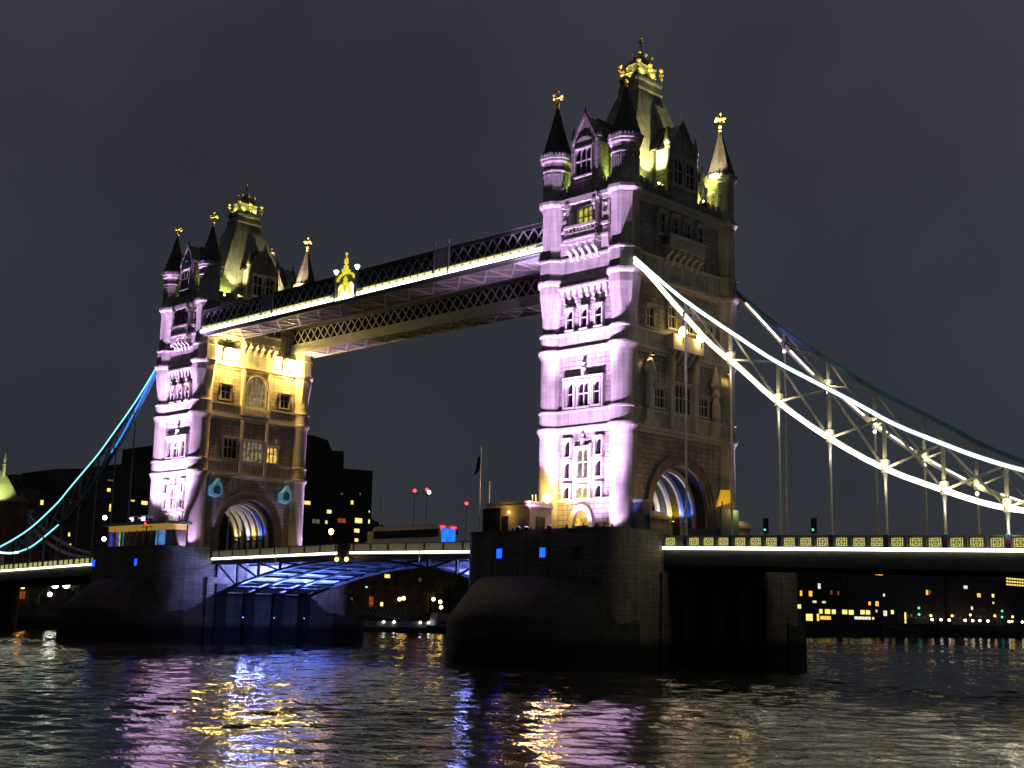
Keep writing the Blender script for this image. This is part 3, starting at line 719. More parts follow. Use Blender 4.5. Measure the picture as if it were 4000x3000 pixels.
def build_chain(sign, y, label, style):
    cx = 0 if sign > 0 else -D
    X = lambda s: sign*s          # local
    root = thing('suspension_chain', (cx, 0, 0), label, 'bridge chain', 'suspension chains of the side spans')
    so = -1 if y < 0 else 1; cs = steel_w if style in ('near', 'fnear') else steel_g
    m = MB(); ribbon(m, smooth_pts(UP, y, X), .55, .42); m.build('upper_chord', steel_b if style != 'near' else steel_w, root)
    m = MB(); ribbon(m, smooth_pts(LO, y, X), .55, .5); m.build('lower_chord', steel_b if style == 'left' else steel_w, root)
    m = MB(); ribbon(m, smooth_pts(SH_U, y, X), .55, .42); m.build('upper_chord', steel_w, root)
    m = MB(); ribbon(m, smooth_pts(SH_L, y, X), .55, .5); m.build('lower_chord', steel_w, root)
    # LED strips
    fy = so*-1 if False else -1            # camera side is -y for strips on the near chains
    def strip(T, mat, h_, dz=0, s0=None, s1=None):
        m = MB(); ribbon(m, smooth_pts(T if s0 is None else sub(T, s0, s1), y, X), .07, h_, -.33, dz); return m.build('light_strip', mat, root)
    if style == 'near':
        strip(UP, led_cool, .3); strip(LO, led_white, .46); strip(SH_U, led_cool, .26); strip(SH_L, led_white, .3)
    elif style == 'left':
        strip(UP, led_cyan, .22); strip(LO, blue_steel_glow, .4, 0, 7, 20); strip(LO, led_cyan, .2, .1, 36, 50); strip(LO, led_cool, .3, 0, 50, 59); strip(SH_U, led_cool, .25); strip(SH_L, led_cool, .3)  # blue run on the lower chord is lit steel, put in as emission
    else:
        for s0 in ((8.5, 13.2), (14.4, 17.4), (20.9, 23.4), (24.8, 26.0), (26.4, 28.8), (31, 34.4), (38, 40.5), (41, 43), (46, 48)): strip(LO, led_white, .16, .1, *s0)
    nodes = [13.55+5.49*k for k in range(14)]
    lastk = len(nodes)-1
    for k, s in enumerate(nodes):
        T_u, T_l = (UP, LO) if s < 59 else (SH_U, SH_L)
        zu, zl = interp(T_u, s), interp(T_l, s)
        if k < 8 and style != 'fleft':
            m = MB(); m.box(X(s)-.17, X(s)+.17, y-.42, y+.36, zl-.42, zl+.36); m.box(X(s)-.32, X(s)+.32, y-.3, y+.3, zl+.2, zl+.75); m.rod((X(s), y-.46, zl), (X(s), y-.40, zl), .13, .13, 8); m.build('joint_plate', cs, root)
        if zu-zl > .8: MB().bar((X(s), y, zl), (X(s), y, zu), .28, .28).build('post', cs, root)
        if s < 90:
            zb = deckz(s)+1.05
            m = MB(); zh = zl-.25
            if zh-zb > .3:
                m.rod((X(s), y, zb), (X(s), y, zh), .12, .12, 8); m.rod((X(s), y, zh-.9), (X(s), y, zh-.05), .14, .24, 8)
                m.rod((X(s), y, zb), (X(s), y, zb+.35), .2, .12, 8); m.ball((X(s), y, zb+(zh-zb)*.48), .14, 8, 5)
                m.build('hanger', steel_w if style != 'left' else steel_g, root)
        if style in ('near', 'fnear2') and k < 8:
            if style != 'near': MB().ball((X(s), y-.1, zl-.75), .18, 8, 5).build('node_lamp', lampw, root)
            if k > 0: p_ = point('node_light', (X(s)+.5, y-.75, zl+.35), 110 if style == 'near' else 110, (1, .84, .42), .15); p_.parent = root  # near chain nodes have no lamp, light added to brighten the struts
            if style == 'near' and k > 0: p_ = point('node_light', (X(s)+.3, y-.7, zl-1.6), 45, (1, .93, .75), .15); p_.parent = root  # unseen light added to brighten the near hangers
        if k < lastk and s < 52:
            s2 = nodes[k+1]; zu2, zl2 = interp(T_u, s2), interp(T_l, s2)
            MB().bar((X(s), y-.06, zu), (X(s2), y-.06, zl2), .16, .2).build('brace', cs, root)
            MB().bar((X(s), y+.12, zl), (X(s2), y+.12, zu2), .16, .2).build('brace', cs, root)
    return root
build_chain(1, -9.4, 'white lit suspension chain truss running right from the near tower, river side', 'near')
build_chain(1, 9.4, 'dim suspension chain truss with broken light dashes behind the bright one at right', 'fnear2')
build_chain(-1, -9.4, 'cyan edged suspension chain falling left from the far tower', 'left')
build_chain(-1, 9.4, 'unlit suspension chain truss behind the cyan edged one at far left', 'fleft')

# ------------------------------------------------------------------ side span decks
def panel_protos():
    m = MB(); w_, h_ = 1.08, .72
    m.box(-w_/2, w_/2, -.05, 0, 0, .05); m.box(-w_/2, w_/2, -.05, 0, h_-.05, h_); m.box(-w_/2, -w_/2+.05, -.05, 0, .05, h_-.05); m.box(w_/2-.05, w_/2, -.05, 0, .05, h_-.05)
    k = 12
    for cx_, r_ in ((0, .34), (-.3, .2), (.3, .2)):
        pts = [(cx_+r_*math.cos(2*math.pi*i/k), h_/2+r_*math.sin(2*math.pi*i/k)) for i in range(k+1)]
        for a, b in zip(pts, pts[1:]): m.bar((a[0], -.03, a[1]), (b[0], -.03, b[1]), .03, .035)
    for cx_ in (-.3, 0, .3): m.box(cx_-.02, cx_+.02, -.05, -.01, .05, h_-.05)
    for zz in (.22, .5): m.box(-w_/2, w_/2, -.05, -.01, zz-.015, zz+.015)
    return m
def build_span(sign, label):
    cx = 0 if sign > 0 else -D; X = lambda s: sign*s
    root = thing('side_span_deck', (cx, 0, 0), label, 'bridge deck', 'side span decks')
    S0, S1 = 10.7, 93.0
    def slab(y0, y1, a, b, name, mat, s0=S0, s1=S1):
        m = MB(); vs = []
        for s in (s0, s1):
            z = deckz(s); vs += [(X(s), y0, z+a), (X(s), y1, z+a), (X(s), y1, z+b), (X(s), y0, z+b)]
        m.add(vs, [(0, 1, 2, 3), (4, 7, 6, 5), (0, 4, 5, 1), (1, 5, 6, 2), (2, 6, 7, 3), (3, 7, 4, 0)]); return m.build(name, mat, root)
    slab(-9.0, 9.0, -.5, .1, 'roadway', asphalt)
    for yy in (-9.1, 9.1): slab(yy-.25, yy+.25, -1.85, -.12, 'girder', dark_steel)
    for yy in (-5, -1.7, 1.7, 5): slab(yy-.15, yy+.15, -1.6, -.5, 'girder', dark_steel)
    for k in range(15):
        s = 13.55+5.49*k; m = MB(); z = deckz(s); m.box(X(s)-.2, X(s)+.2, -8.85, 8.85, z-1.5, z-.5); m.build('cross_girder', dark_steel, root)
    for so in (-1, 1):
        y = so*9.4
        slab(y-.12, y+.12, -.12, .06, 'kerb_beam', steel_g)
        st = slab(y-.19 if so < 0 else y+.12, y-.12 if so < 0 else y+.19, -.28, 0.0, 'light_strip', led_deck)
        slab(y-.14, y+.14, 1.0, 1.12, 'handrail', steel_g)
        slab(y-.03, y+.05, .06, .98, 'parapet_plate', steel_g)
    pf = panel_protos(); proto = None; pp = None
    kk = 0
    for k in range(15):
        s0 = 13.55+5.49*k
        for j in range(3):
            s = s0+.98+j*1.765-0.0
            if s > S1-1: continue
            z = deckz(s)
            if proto is None:
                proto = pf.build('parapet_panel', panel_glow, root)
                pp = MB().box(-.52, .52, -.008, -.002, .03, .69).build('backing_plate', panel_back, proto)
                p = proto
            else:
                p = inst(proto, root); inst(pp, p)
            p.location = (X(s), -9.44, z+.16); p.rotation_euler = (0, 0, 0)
        # gate posts and shields
        m = MB(); z = deckz(s0); m.box(X(s0)-.24, X(s0)+.24, -9.62, -9.2, z, z+1.16); m.build('parapet_post', steel_b, root)
        m = MB(); m.extr([(X(s0)-.16, z+.72), (X(s0)+.16, z+.72), (X(s0)+.16, z+.4), (X(s0), z+.2), (X(s0)-.16, z+.4)], 'y', -9.66, -9.62); m.build('red_shield', redm, root)
        for j in (1, 2):
            s = s0+.98+j*1.765-.88; z = deckz(s)
            MB().box(X(s)-.12, X(s)+.12, -9.56, -9.3, z, z+1.1).build('parapet_post', steel_g, root)
    s = 11.9; z = deckz(s)
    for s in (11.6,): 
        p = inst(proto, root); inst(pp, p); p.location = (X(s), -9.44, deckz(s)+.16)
    return root
redm = pmat('red_enamel', (.6, .02, .02), .4)
build_span(1, 'near side span roadway with amber panels and light strip, right of the near pier')
build_span(-1, 'distant side span roadway with amber panels, left of the far pier')

# ------------------------------------------------------------------ bascules
BC = -D/2
def bz(x): return 15.95-.012*abs(x-BC)     # strip level
def arcz(x): return 15.05-4.7*(min(abs(x-BC)/30.5, 1.1))**1.9
def build_bascule(sgn, label):
    # sgn -1: leaf hinged on far pier, +1: leaf hinged on near pier. local x = world x
    root = thing('bascule_leaf', (0, 0, 0), label, 'bascule leaf', 'bascule leaves')
    x_h = BC+sgn*30.5; x_c = BC+sgn*.15
    n = 6; xs = [x_h+(x_c-x_h)*k/n for k in range(n+1)]
    fine = [x_h+(x_c-x_h)*k/20 for k in range(21)]
    def deckpoly(y0, y1, a, b, name, mat, x0=x_h, x1=x_c):
        vs = []
        for x in (x0, x1): z = bz(x); vs += [(x, y0, z+a), (x, y1, z+a), (x, y1, z+b), (x, y0, z+b)]
        return MB().add(vs, [(0, 1, 2, 3), (4, 7, 6, 5), (0, 4, 5, 1), (1, 5, 6, 2), (2, 6, 7, 3), (3, 7, 4, 0)]).build(name, mat, root)
    deckpoly(-8.9, 8.9, -.35, .1, 'roadway', asphalt)
    for y in (-8.2, -2.8, 2.8, 8.2):
        m = MB(); pts = [(x, y, arcz(x)) for x in fine]; ribbon(m, pts, .5, .3); m.build('arched_chord', dark_steel if True else steel_g, root)
        deckpoly(y-.22, y+.22, -.95, -.36, 'top_chord', steel_g if abs(y) > 5 else dark_steel)
        for k in range(n):
            xa, xb = xs[k], xs[k+1]; za, zb = bz(xa)-.9, bz(xb)-.9
            if za-arcz(xa) > .5:
                MB().bar((xa+sgn*-.2, y, arcz(xa)), (xa+sgn*-.2, y, za), .35, .3, (0, 1, 0)).build('truss_post', dark_steel if abs(y) > 5 else soffit, root)  # outer members painted dark as silhouettes, inner ones pale as if lit
                MB().bar((xa-sgn*.3, y, za), (xb, y, arcz(xb)), .22, .22, (0, 1, 0)).build('truss_diagonal', dark_steel if abs(y) > 5 else soffit, root)
    for y in (-2.8, 2.8):
        pts = [(x, arcz(x)+.1) for x in fine[:13]]+[(x, bz(x)-.9) for x in fine[12::-1]]
        MB().extr(pts, 'y', y-.05, y+.05).build('backdrop_plate', soffit, root)  # pale plate added as lit backdrop behind the outer truss
    for k in range(9):
        x = x_h+(x_c-x_h)*(k+.02)/9
        MB().box(x-.12, x+.12, -8.0, 8.0, arcz(x)-.05, arcz(x)+.3).build('cross_beam', dark_steel, root)
    # curved soffit plates between the chords
    for yy in (-5.5, 0, 5.5):
        for k in range(9):
            xa = x_h+(x_c-x_h)*(k+.06)/9; xb = x_h+(x_c-x_h)*(k+.97)/9
            m = MB(); vs = [(xa, yy-2.35, arcz(xa)+.35), (xb, yy-2.35, arcz(xb)+.35), (xb, yy+2.35, arcz(xb)+.35), (xa, yy+2.35, arcz(xa)+.35)]
            vs += [(a, b, c+.05) for a, b, c in vs]
            m.add(vs, [(0, 1, 2, 3), (7, 6, 5, 4), (0, 4, 5, 1), (1, 5, 6, 2), (2, 6, 7, 3), (3, 7, 4, 0)]).build('soffit_plate', soffit, root)
    for so in (-1, 1):
        y = so*9.1
        deckpoly(y-.15, y+.15, -.35, .08, 'kerb_beam', steel_g)
        deckpoly(y-.15, y+.15, 1.0, 1.1, 'handrail', steel_g)
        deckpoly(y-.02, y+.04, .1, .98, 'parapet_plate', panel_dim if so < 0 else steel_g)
        for k in range(9):
            x = x_h+(x_c-x_h)*(k+.5)/9; z = bz(x); MB().box(x-.12, x+.12, y-.1, y+.12, z, z+1.0).build('parapet_post', dark_steel, root)
    mid = x_h+(x_c-x_h)*.52; e1 = x_c+sgn*1.1
    for a, b in ((x_h, mid+sgn*.12), (mid-sgn*.12, e1)):
        deckpoly(-9.32, -9.25, -.22, .03, 'light_strip', led_deck, a, b)
    MB().rod((mid, -9.35, bz(mid)-1.2), (mid, -9.35, bz(mid)+1.25), .07).build('strip_post', steel_w, root)
    # dark end cabinet and orange river lights at the meeting point
    MB().box(x_c+sgn*.02, x_c+sgn*.95, -9.5, -9.16, bz(x_c)-.9, bz(x_c)+1.15).build('nose_cabinet', dark_steel, root)
    MB().ball((x_c+sgn*.85, -9.6, bz(x_c)-.95), .27).build('navigation_lamp', lampo, root)
    return root
build_bascule(-1, 'left bascule leaf with glowing blue underside, hinged on the far pier')
build_bascule(1, 'right bascule leaf carrying the coach, hinged on the near pier')

# ------------------------------------------------------------------ high level walkways
floorm = noisy('walkway_floor_paint', (.26, .25, .25), (.17, .165, .165), .7, .7)
def build_walkway(y0, y1, label, near):
    root = thing('high_walkway', (BC, 0, 0), label, 'walkway', 'high level walkways')
    org = (BC, 0, 0); xa, xb = -D+5.8, -5.8; yo = y0 if near else y0
    n = 30; dx = (xb-xa)/n
    m = MB().box(xa, xb, y0+.1, y1-.1, 49.15, 49.35); m.build('floor_plate', floorm, root, org)
    for y in (y0, y1):
        m = MB().box(xa, xb, y-.14, y+.14, 48.95, 49.6); m.build('bottom_chord', steel_g, root, org)
        m = MB().box(xa, xb, y-.12, y+.12, 52.55, 53.05); m.build('top_chord', dark_steel, root, org)
        m = MB()
        nn = 42; dx = (xb-xa)/nn
        for k in range(nn):
            a = xa+k*dx; b = a+dx
            for i, (p, q_) in enumerate((((a, 50.5), (b, 52.6)), ((b, 50.5), (a, 52.6)))):
                m.bar((p[0], y-.03+.06*i, p[1]), (q_[0], y-.03+.06*i, q_[1]), .2, .06, (0, 1, 0))
            m.box((a+b)/2-.16, (a+b)/2+.16, y-.07, y+.07, 51.4, 51.7)
        m.build('lattice', steel_g, root, org)
        MB().box(xa, xb, y-.05, y+.05, 49.6, 50.5).build('skirt_plate', steel_g, root, org)
    m = MB()
    for k in range(15):
        x = xa+k*(xb-xa)/15; x2 = x+(xb-xa)/15
        m.box(x-.1, x+.1, y0+.2, y1-.2, 48.98, 49.14)
        m.bar((x, y0+.2, 49.08), (x2, y1-.2, 49.08), .16, .1); m.bar((x, y1-.2, 49.05), (x2, y0+.2, 49.05), .16, .1)
    m.build('underside_bracing', steel_w, root, org)
    MB().box(xa, xb, y0+.2, y1-.2, 50.6, 52.9).build('glazing', glass_dark, root, org)
    MB().extr([(y0-.2, 53.05), (y1+.2, 53.05), ((y0+y1)/2, 53.5 if near else 54.6)], 'x', xa, xb).build('roof', leadm, root, org)
    if near:
        MB().box(xa-.6, -44.1, y0-.3, y0-.16, 49.62, 50.02).build('light_strip', led_pale, root, org)
        MB().box(-39.2, xb, y0-.3, y0-.16, 49.62, 50.02).build('light_strip', led_pale, root, org)
        MB().box(xa, xb, y0-.34, y0-.14, 49.35, 49.55).build('strip_ledge', steel_g, root, org)
        MB().box(xa, xb, y0-.26, y0-.14, 50.5, 50.62).build('panel_rail', steel_g, root, org)
        k = 0; x = xa+.3; protof = None
        while x < xb-1.2:
            if not (-45.3 < x < -39.4):
                m = MB(); m.box(-.6, .6, -.02, 0, 0, .42)
                m2 = MB(); a8 = [(.5*math.cos(math.pi*i/8), .02+.38*math.sin(math.pi*i/8)) for i in range(9)]
                for a, b in zip(a8, a8[1:]): m2.bar((a[0], -.05, a[1]), (b[0], -.05, b[1]), .04, .05)
                m2.box(-.66, -.6, -.08, 0, 0, .46); m2.box(.6, .66, -.08, 0, 0, .46)
                if protof is None:
                    protof = m2.build('arched_panel', steel_w, root); pb = m.build('backlit_plate', panel_glow2, protof); p = protof
                else: p = inst(protof, root); inst(pb, p)
                p.location = (x+.65-BC, y0-.16, 50.05)
            x += 1.36
        # pillar frames
        for xc in (-22.9, -59.4):
            m = MB(); m.box(xc-1.4, xc-1.2, y0-.4, y0-.15, 49.6, 53.6); m.box(xc+1.2, xc+1.4, y0-.4, y0-.15, 49.6, 53.6); m.box(xc-1.2, xc+1.2, y0-.3, y0-.15, 50.6, 52.9)
            for s in (-1.3, 1.3): m.rev([(.1, 53.6), (.25, 53.9), (.1, 54)], xc+s, y0-.28, 8)
            m.build('pillar_frame', steel_g, root, org)
    return root
panel_glow2 = emis('backlit_walkway_panel', (.95, .92, .34), 1.15, (.5, .5, .3))
wk = build_walkway(-10.3, -5.7, 'near high level walkway with bright yellow light strip between the towers', True)
build_walkway(6.4, 10.3, 'far high level walkway of dark lattice behind the lit one', False)

# gilded coat of arms at mid walkway
cr = thing('heraldic_crest', (-41.6, -10.6, 49.5), 'gilded coat of arms with crown and supporters at the middle of the lit walkway', 'crest')
crm = emis('gold_glow_crest', (.85, .75, .06), .8, (.8, .6, .15)); crw = emis('glowing_crest_backing', (.80, 1, .72), 1.4, (.7, .75, .6))  # crest and backing glow by emission, standing for light on the gilding
m = MB()
n = 14; pts = [(-1.75, .35), (1.75, .35), (1.75, 2.6)]+[(1.75*math.cos(math.pi*i/n), 2.6+.95*math.sin(math.pi*i/n)) for i in range(1, n)]+[(-1.75, 2.6)]
m.extr(pts, 'y', .1, .2); m.build('backing_panel', steel_g, cr)
m = MB().extr([(-1.6, .35), (1.6, .35), (1.6, 1.7), (1.1, 2.2), (.5, 1.6), (0, 2.0), (-.5, 1.6), (-1.1, 2.2), (-1.6, 1.7)], 'y', .0, .1); m.build('field', crw, cr)
m = MB(); ar = [(1.75*math.cos(math.pi*i/n), 2.6+.95*math.sin(math.pi*i/n)) for i in range(n+1)]
for a, b in zip(ar, ar[1:]): m.bar((a[0], 0, a[1]), (b[0], 0, b[1]), .22, .3)
m.build('arch_hood', crm, cr)
m = MB(); m.extr([(-.4, 2.0), (.4, 2.0), (.4, 1.4), (0, .9), (-.4, 1.4)], 'y', -.12, 0); m.build('shield', crm, cr)
for s in (-1, 1):   # rampant supporters
    m = MB(); m.bar((s*1.15, -.08, .5), (s*.85, -.08, 1.6), .34, .2); m.ball((s*.75, -.08, 1.95), .22, 8, 5); m.bar((s*.85, -.08, 1.5), (s*.45, -.08, 1.75), .14, .1); m.bar((s*.9, -.08, 1.2), (s*.5, -.08, 1.15), .14, .1)
    m.bar((s*1.2, -.08, .5), (s*1.5, -.08, 1.5), .09, .09); m.build('supporter', crm, cr)
m = MB(); m.rev([(.3, 2.05), (.33, 2.3), (.24, 2.4), (.3, 2.75), (.08, 2.9)], 0, -.1, 8); m.ball((0, -.1, 3.0), .13); m.build('helmet', crm, cr)
m = MB(); m.rev([(.55, 3.6), (.62, 4.0), (.3, 4.15), (.36, 4.5), (.1, 4.65)], 0, -.05, 8); m.ball((0, -.05, 5.05), .33); m.rod((0, -.05, 4.6), (0, -.05, 6.2), .07)
m.box(-.35, .35, -.1, 0, 5.3, 5.55); m.ball((0, -.05, 6.2), .2); m.build('crown', crm, cr)
m = MB().box(-2.2, 2.2, -.1, .15, 0, .3); m.build('lit_base', led_pale, cr)
for s in (-1, 1):
    m = MB(); m.box(s*2.05, s*2.4, -.15, .25, -.2, 3.6); m.build('side_post', steel_g, cr)
    l_ = MB().rev([(.1, 3.6), (.38, 4.15), (.38, 4.25), (.05, 4.4)], s*2.22, .05, 6).build('lantern', emis('lantern_glass', (.8, 1, .95), 3) if s < 0 else MATS['lantern_glass'], cr)

# ------------------------------------------------------------------ floodlights
def floodlight(loc, aim, power, col, label, size=110, lens=.25, mat=None, name='floodlight'):
    root = thing(name, loc, label, 'floodlight', 'floodlights of the bridge')
    d = (Vector(aim)-Vector(loc)).normalized()
    m = MB(); m.box(-.25, .25, -.2, .2, -.35, -.2); m.rod((0, 0, -.3), (0, 0, 0), .06); m.rod(-d*.25, d*.02, lens*.8, lens, 10); m.build('housing', black, root)
    MB().rod(d*.02, d*.05, lens*.85, lens*.85, 12).build('lens', mat or emis_l(col), root)
    s = spot('spot_lamp', Vector(loc)+d*.2, aim, power, col, size, .5, .15); s.parent = root
    s.location = d*.2; s.rotation_euler = d.to_track_quat('-Z', 'Y').to_euler()
    return root
_el = {}
def emis_l(col):
    if col not in _el: _el[col] = emis('lens_%d' % len(_el), col, 6)
    return _el[col]
for cx, tn, K in ((0, 'near', 1.0), (-D, 'far', .82)):
    for s, side in ((-1, 'river'), (1, 'rear')):
        far = cx < -1; zf = 21.3 if (far and s < 0) else 17.25; yf = s*(15.3 if (far and s < 0) else 18.7)
        for dx, az, p, nm_, sz in ((-.9 if not far else -2.6, 30, 16500, 'left', 70 if not far else 84), (3.4, 35, 27000, 'right', 80), (.2, 58, 190000, 'middle', 40)):
            fl = floodlight((cx+dx, yf, zf), (cx+dx*.4, s*9.6, az), p*K, LILAC, f'{nm_} lilac floodlight on an added mast off the {side} end of the {tn} pier', sz)
            MB().rod((0, 0, (11.5-zf) if zf < 20 else -.5), (0, 0, -.3), .06, .05).build('mast', black, fl)  # mast is an added support, kept unseen against the dark pier
        zr = 21.35 if (far and s < 0) else FZ+.45
        floodlight((cx+2.4, s*15.4, zr), (cx+1.6, s*9.6, 26), 9000*K, LILAC, f'low lilac floodlight facing the door on the {side} side of the {tn} tower', 85)
        fx = cx+8.0 if far else cx+5.2
        floodlight((fx, s*(12.4 if far else 13.2), FZ+.3), (cx+5.4, s*9.6, 24), 3600*K, LILAC, f'lilac uplight at the turret foot on the {side} side of the {tn} tower', 75)
    # roof level lights
    RL = [(4.6, -5.9, 3.2, -5.2, 64, 2600, LIME, 'lime'), (4.6, 5.9, 3.2, 5.2, 64, 2600, LIME, 'lime'), (6.1, -4.3, 2.3, -3.2, 67.5, 24000, (1, .9, .42), 'warm'), (6.1, 4.3, 2.3, 3.2, 67.5, 24000, (1, .9, .42), 'warm'),
          (-4.9, -5.6, -2.4, -4, 64, 900, LIME, 'lime'), (-4.9, 5.6, -2.4, 4, 64, 900, LIME, 'lime'),
          (-2.9, -8.1, -4.9, -8.6, 59, 260, LIME, 'lime'), (2.6, -8.3, 2.4, -7.0, 60, 500, LIME, 'lime'), (-2.6, 8.3, -2.4, 7, 60, 500, LIME, 'lime'), (3.3, 7.0, 4.8, 8.9, 62, 700, (1, .88, .3), 'golden'),
          (6.4, 4.0, 5.1, 9.0, 66.3, 60000, (1, .80, .48), 'pale'), (6.4, -4.0, 5.1, -9.1, 69.3, 26000, (1, .9, .3), 'fine'), (-6.4, -4.2, -5.1, -9.1, 69.3, 26000, (1, .9, .5), 'fine'), (-6.4, 4.2, -5.1, 9.1, 69.3, 26000, (1, .9, .5), 'fine')]  # pale and fine spots are added to brighten spire and finials
    if cx > -1: RL = [(x_, y_, a_, b_, z_, p_*(1.9 if n_ == 'warm' else 1.5 if n_ == 'lime' else 1), c_, n_) for x_, y_, a_, b_, z_, p_, c_, n_ in RL]
    for i, (x, y, ax, ay, az, p, c, nm) in enumerate(RL):
        floodlight((cx+x, y, L7+(1.0 if abs(x) < 6 else 1.35)), (cx+ax, ay, az), p, c, f'{nm} uplight number {i+1} behind the battlements of the {tn} tower', 95 if nm in ('lime', 'golden') else 30 if nm == 'pale' else 11 if nm == 'fine' else 60, .12)
    for i, (x, y) in enumerate(((1.5, -1.2), (1.5, 1.2), (-.6, -2.3))):
        floodlight((cx+x*.93, y*.93, 72.1), (cx+x*.5, y*.5, 77), 260, (1, .85, .2), f'small added gold uplight number {i+1} on the roof lantern of the {tn} tower', 140, .08)  # added to brighten the gilded crown ornaments
# passage lights
for cx, sg in ((0, 1), (-D, 1)):
    for (x, c, nm, p) in ((3.35, (.06, .16, 1), 'blue', 520), (1.67, (1, .66, .06), 'amber', 420), (-3.37, (1, .75, .3), 'pale', 420), (.0, (.9, .88, 1), 'white', 420)):
        for s in (-1, 1):
            lo = floodlight((cx+x, s*4.25, 19.3), (cx+x, s*4.6, 24), p*.9, c, f'{nm} uplight in the archway of the {"near" if cx == 0 else "far"} tower, {"river" if s < 0 else "rear"} wall', 130, .12)
# golden floods on far tower inner face
GOLD = (1, .52, .075)
for s in (-1, 1):
    x, y, z = -D+WX+1.15, s*5.6, 47.0
    r_ = thing('flood_lamp', (x, y, z), f'very bright golden flood lamp under the {"near" if s < 0 else "far"} walkway on the far tower', 'flood lamp', 'golden flood lamps')
    MB().ball((0, 0, 0), .6, 14, 8, 1.25).build('lamp_globe', flood_lens, r_)
    MB().box(-1.1, -.2, -.1, .1, 1.0, 1.15).build('bracket', black, r_)
    m = MB(); m.box(-.78, -.7, -.85, .85, -.9, .95); m.box(-.7, .25, -.85, .85, .87, .95); m.build('hood', black, r_)  # hood added to keep the globe's direct light off the wall
    sp = spot('spot_lamp', (0, 0, 0), (-.35, -s*.3, -1.5), 3900, GOLD, 165, .5, .25); sp.parent = r_; sp.location = (-.1, 0, -1.0)
    sp2 = spot('spot_lamp', (0, 0, 0), (-.2, s*1.5, -.6), 800, GOLD, 120, .7, .25); sp2.parent = r_; sp2.location = (.3, s*.7, -.3)
# near tower balcony lamps
for y in (-1.7, 1.7):
    r_ = thing('flood_lamp', (WX+1.75, y, 39.75), f'orange lamp on the {"left" if y < 0 else "right"} end of the balcony above the near archway', 'flood lamp', 'balcony lamps')
    MB().ball((0, 0, 0), .5, 12, 8, 1.2).build('lamp_globe', balcony_glass, r_)
    MB().rod((0, 0, -1.3), (0, 0, -.4), .07).build('stem', black, r_)
    p = point('lamp_light', (-.1, 0, -.75), 75, (1, .66, .24), .25); p.parent = r_
for y, p_ in ((-6.9, 420), (7.3, 800)):
    floodlight((WX+1.6, y, 36.4), (WX+.2, y+(.6 if y < 0 else .9), 33), p_, (1, .6, .15), f'orange floodlight above the statue {"left" if y < 0 else "right"} of the great window, near tower', 120, .18)
# blue lights under the bascules
for sg, x, K in ((-1, -D+11.3, 1.0), (1, -11.3, .35)):
    for i, y in enumerate((-5.5, 0, 5.5)):
        floodlight((x-sg*2.6, y, 7.2), (x-sg*10.5, y, 12.8), 34000*K, (.13, .22, 1), f'{["first","second","third"][i]} blue floodlight under the {"left" if sg<0 else "right"} bascule leaf', 72, .1)
    for j, (dx, dz) in enumerate(((3.0, 13.2), (6.5, 14.0), (10.5, 14.5))):
        for y in (-5.5, 0, 5.5):
            point('truss_lamp', (x-sg*dx, y, dz), (2400, 1500, 600)[j]*(1 if sg < 0 else .6), (.24, .28, 1), .3)
# white floods raking the river face of the piers faintly (city light)

# ------------------------------------------------------------------ control cabins
def near_cabin():
    root = thing('control_cabin', (-5.7, -13.6, FZ), 'small ochre stone control cabin on the near pier beside the flagpole', 'cabin')
    cab = noisy('ochre_render', (.42, .33, .18), (.34, .27, .15), .9, 1.5, .1)
    MB().box(-3.2, 3.0, -1.6, 1.9, -.2, 3.9).build('wall', cab, root)
    MB().box(-3.4, 3.2, -1.8, 2.1, 3.9, 4.15).build('roof_slab', trim, root)
    MB().box(-3.3, 3.1, -1.7, 2.0, 4.15, 4.5).build('roof_parapet', cab, root)
    MB().box(-3.9, -1.3, -1.75, -1.6, -.2, 3.9).build('shaded_front_panel', black, root)  # black sheet painted in for the lower-lit left part of the front
    for x in (-.6,):
        f = MB().box(x-.5, x+.5, -1.68, -1.6, 1.4, 3.0).build('window', black, root); MB().box(x-.42, x+.42, -1.7, -1.68, 1.5, 2.9).build('pane', glass_dark, f)
    MB().box(1.4, 2.3, -1.67, -1.6, 0, 2.7).build('door', leadm, root)
    f = MB().box(3.0, 3.08, -.6, .8, 1.2, 2.9).build('window', black, root); MB().box(3.08, 3.1, -.5, .7, 1.3, 2.8).build('pane', glass_dark, f)
    for x in (1.4, 1.9): MB().rod((x, .5, 4.5), (x, .5, 5.4), .03).build('aerial', steel_w, root)
    m = MB(); m.box(-.1, .1, -1.75, -1.6, 3.3, 3.5); m.build('wall_lamp', sodium_s, root)
    p_ = point('wall_lamp_light', (0, -2.6, 3.2), 55, (1, .6, .2), .1); p_.parent = root
    return root
near_cabin()
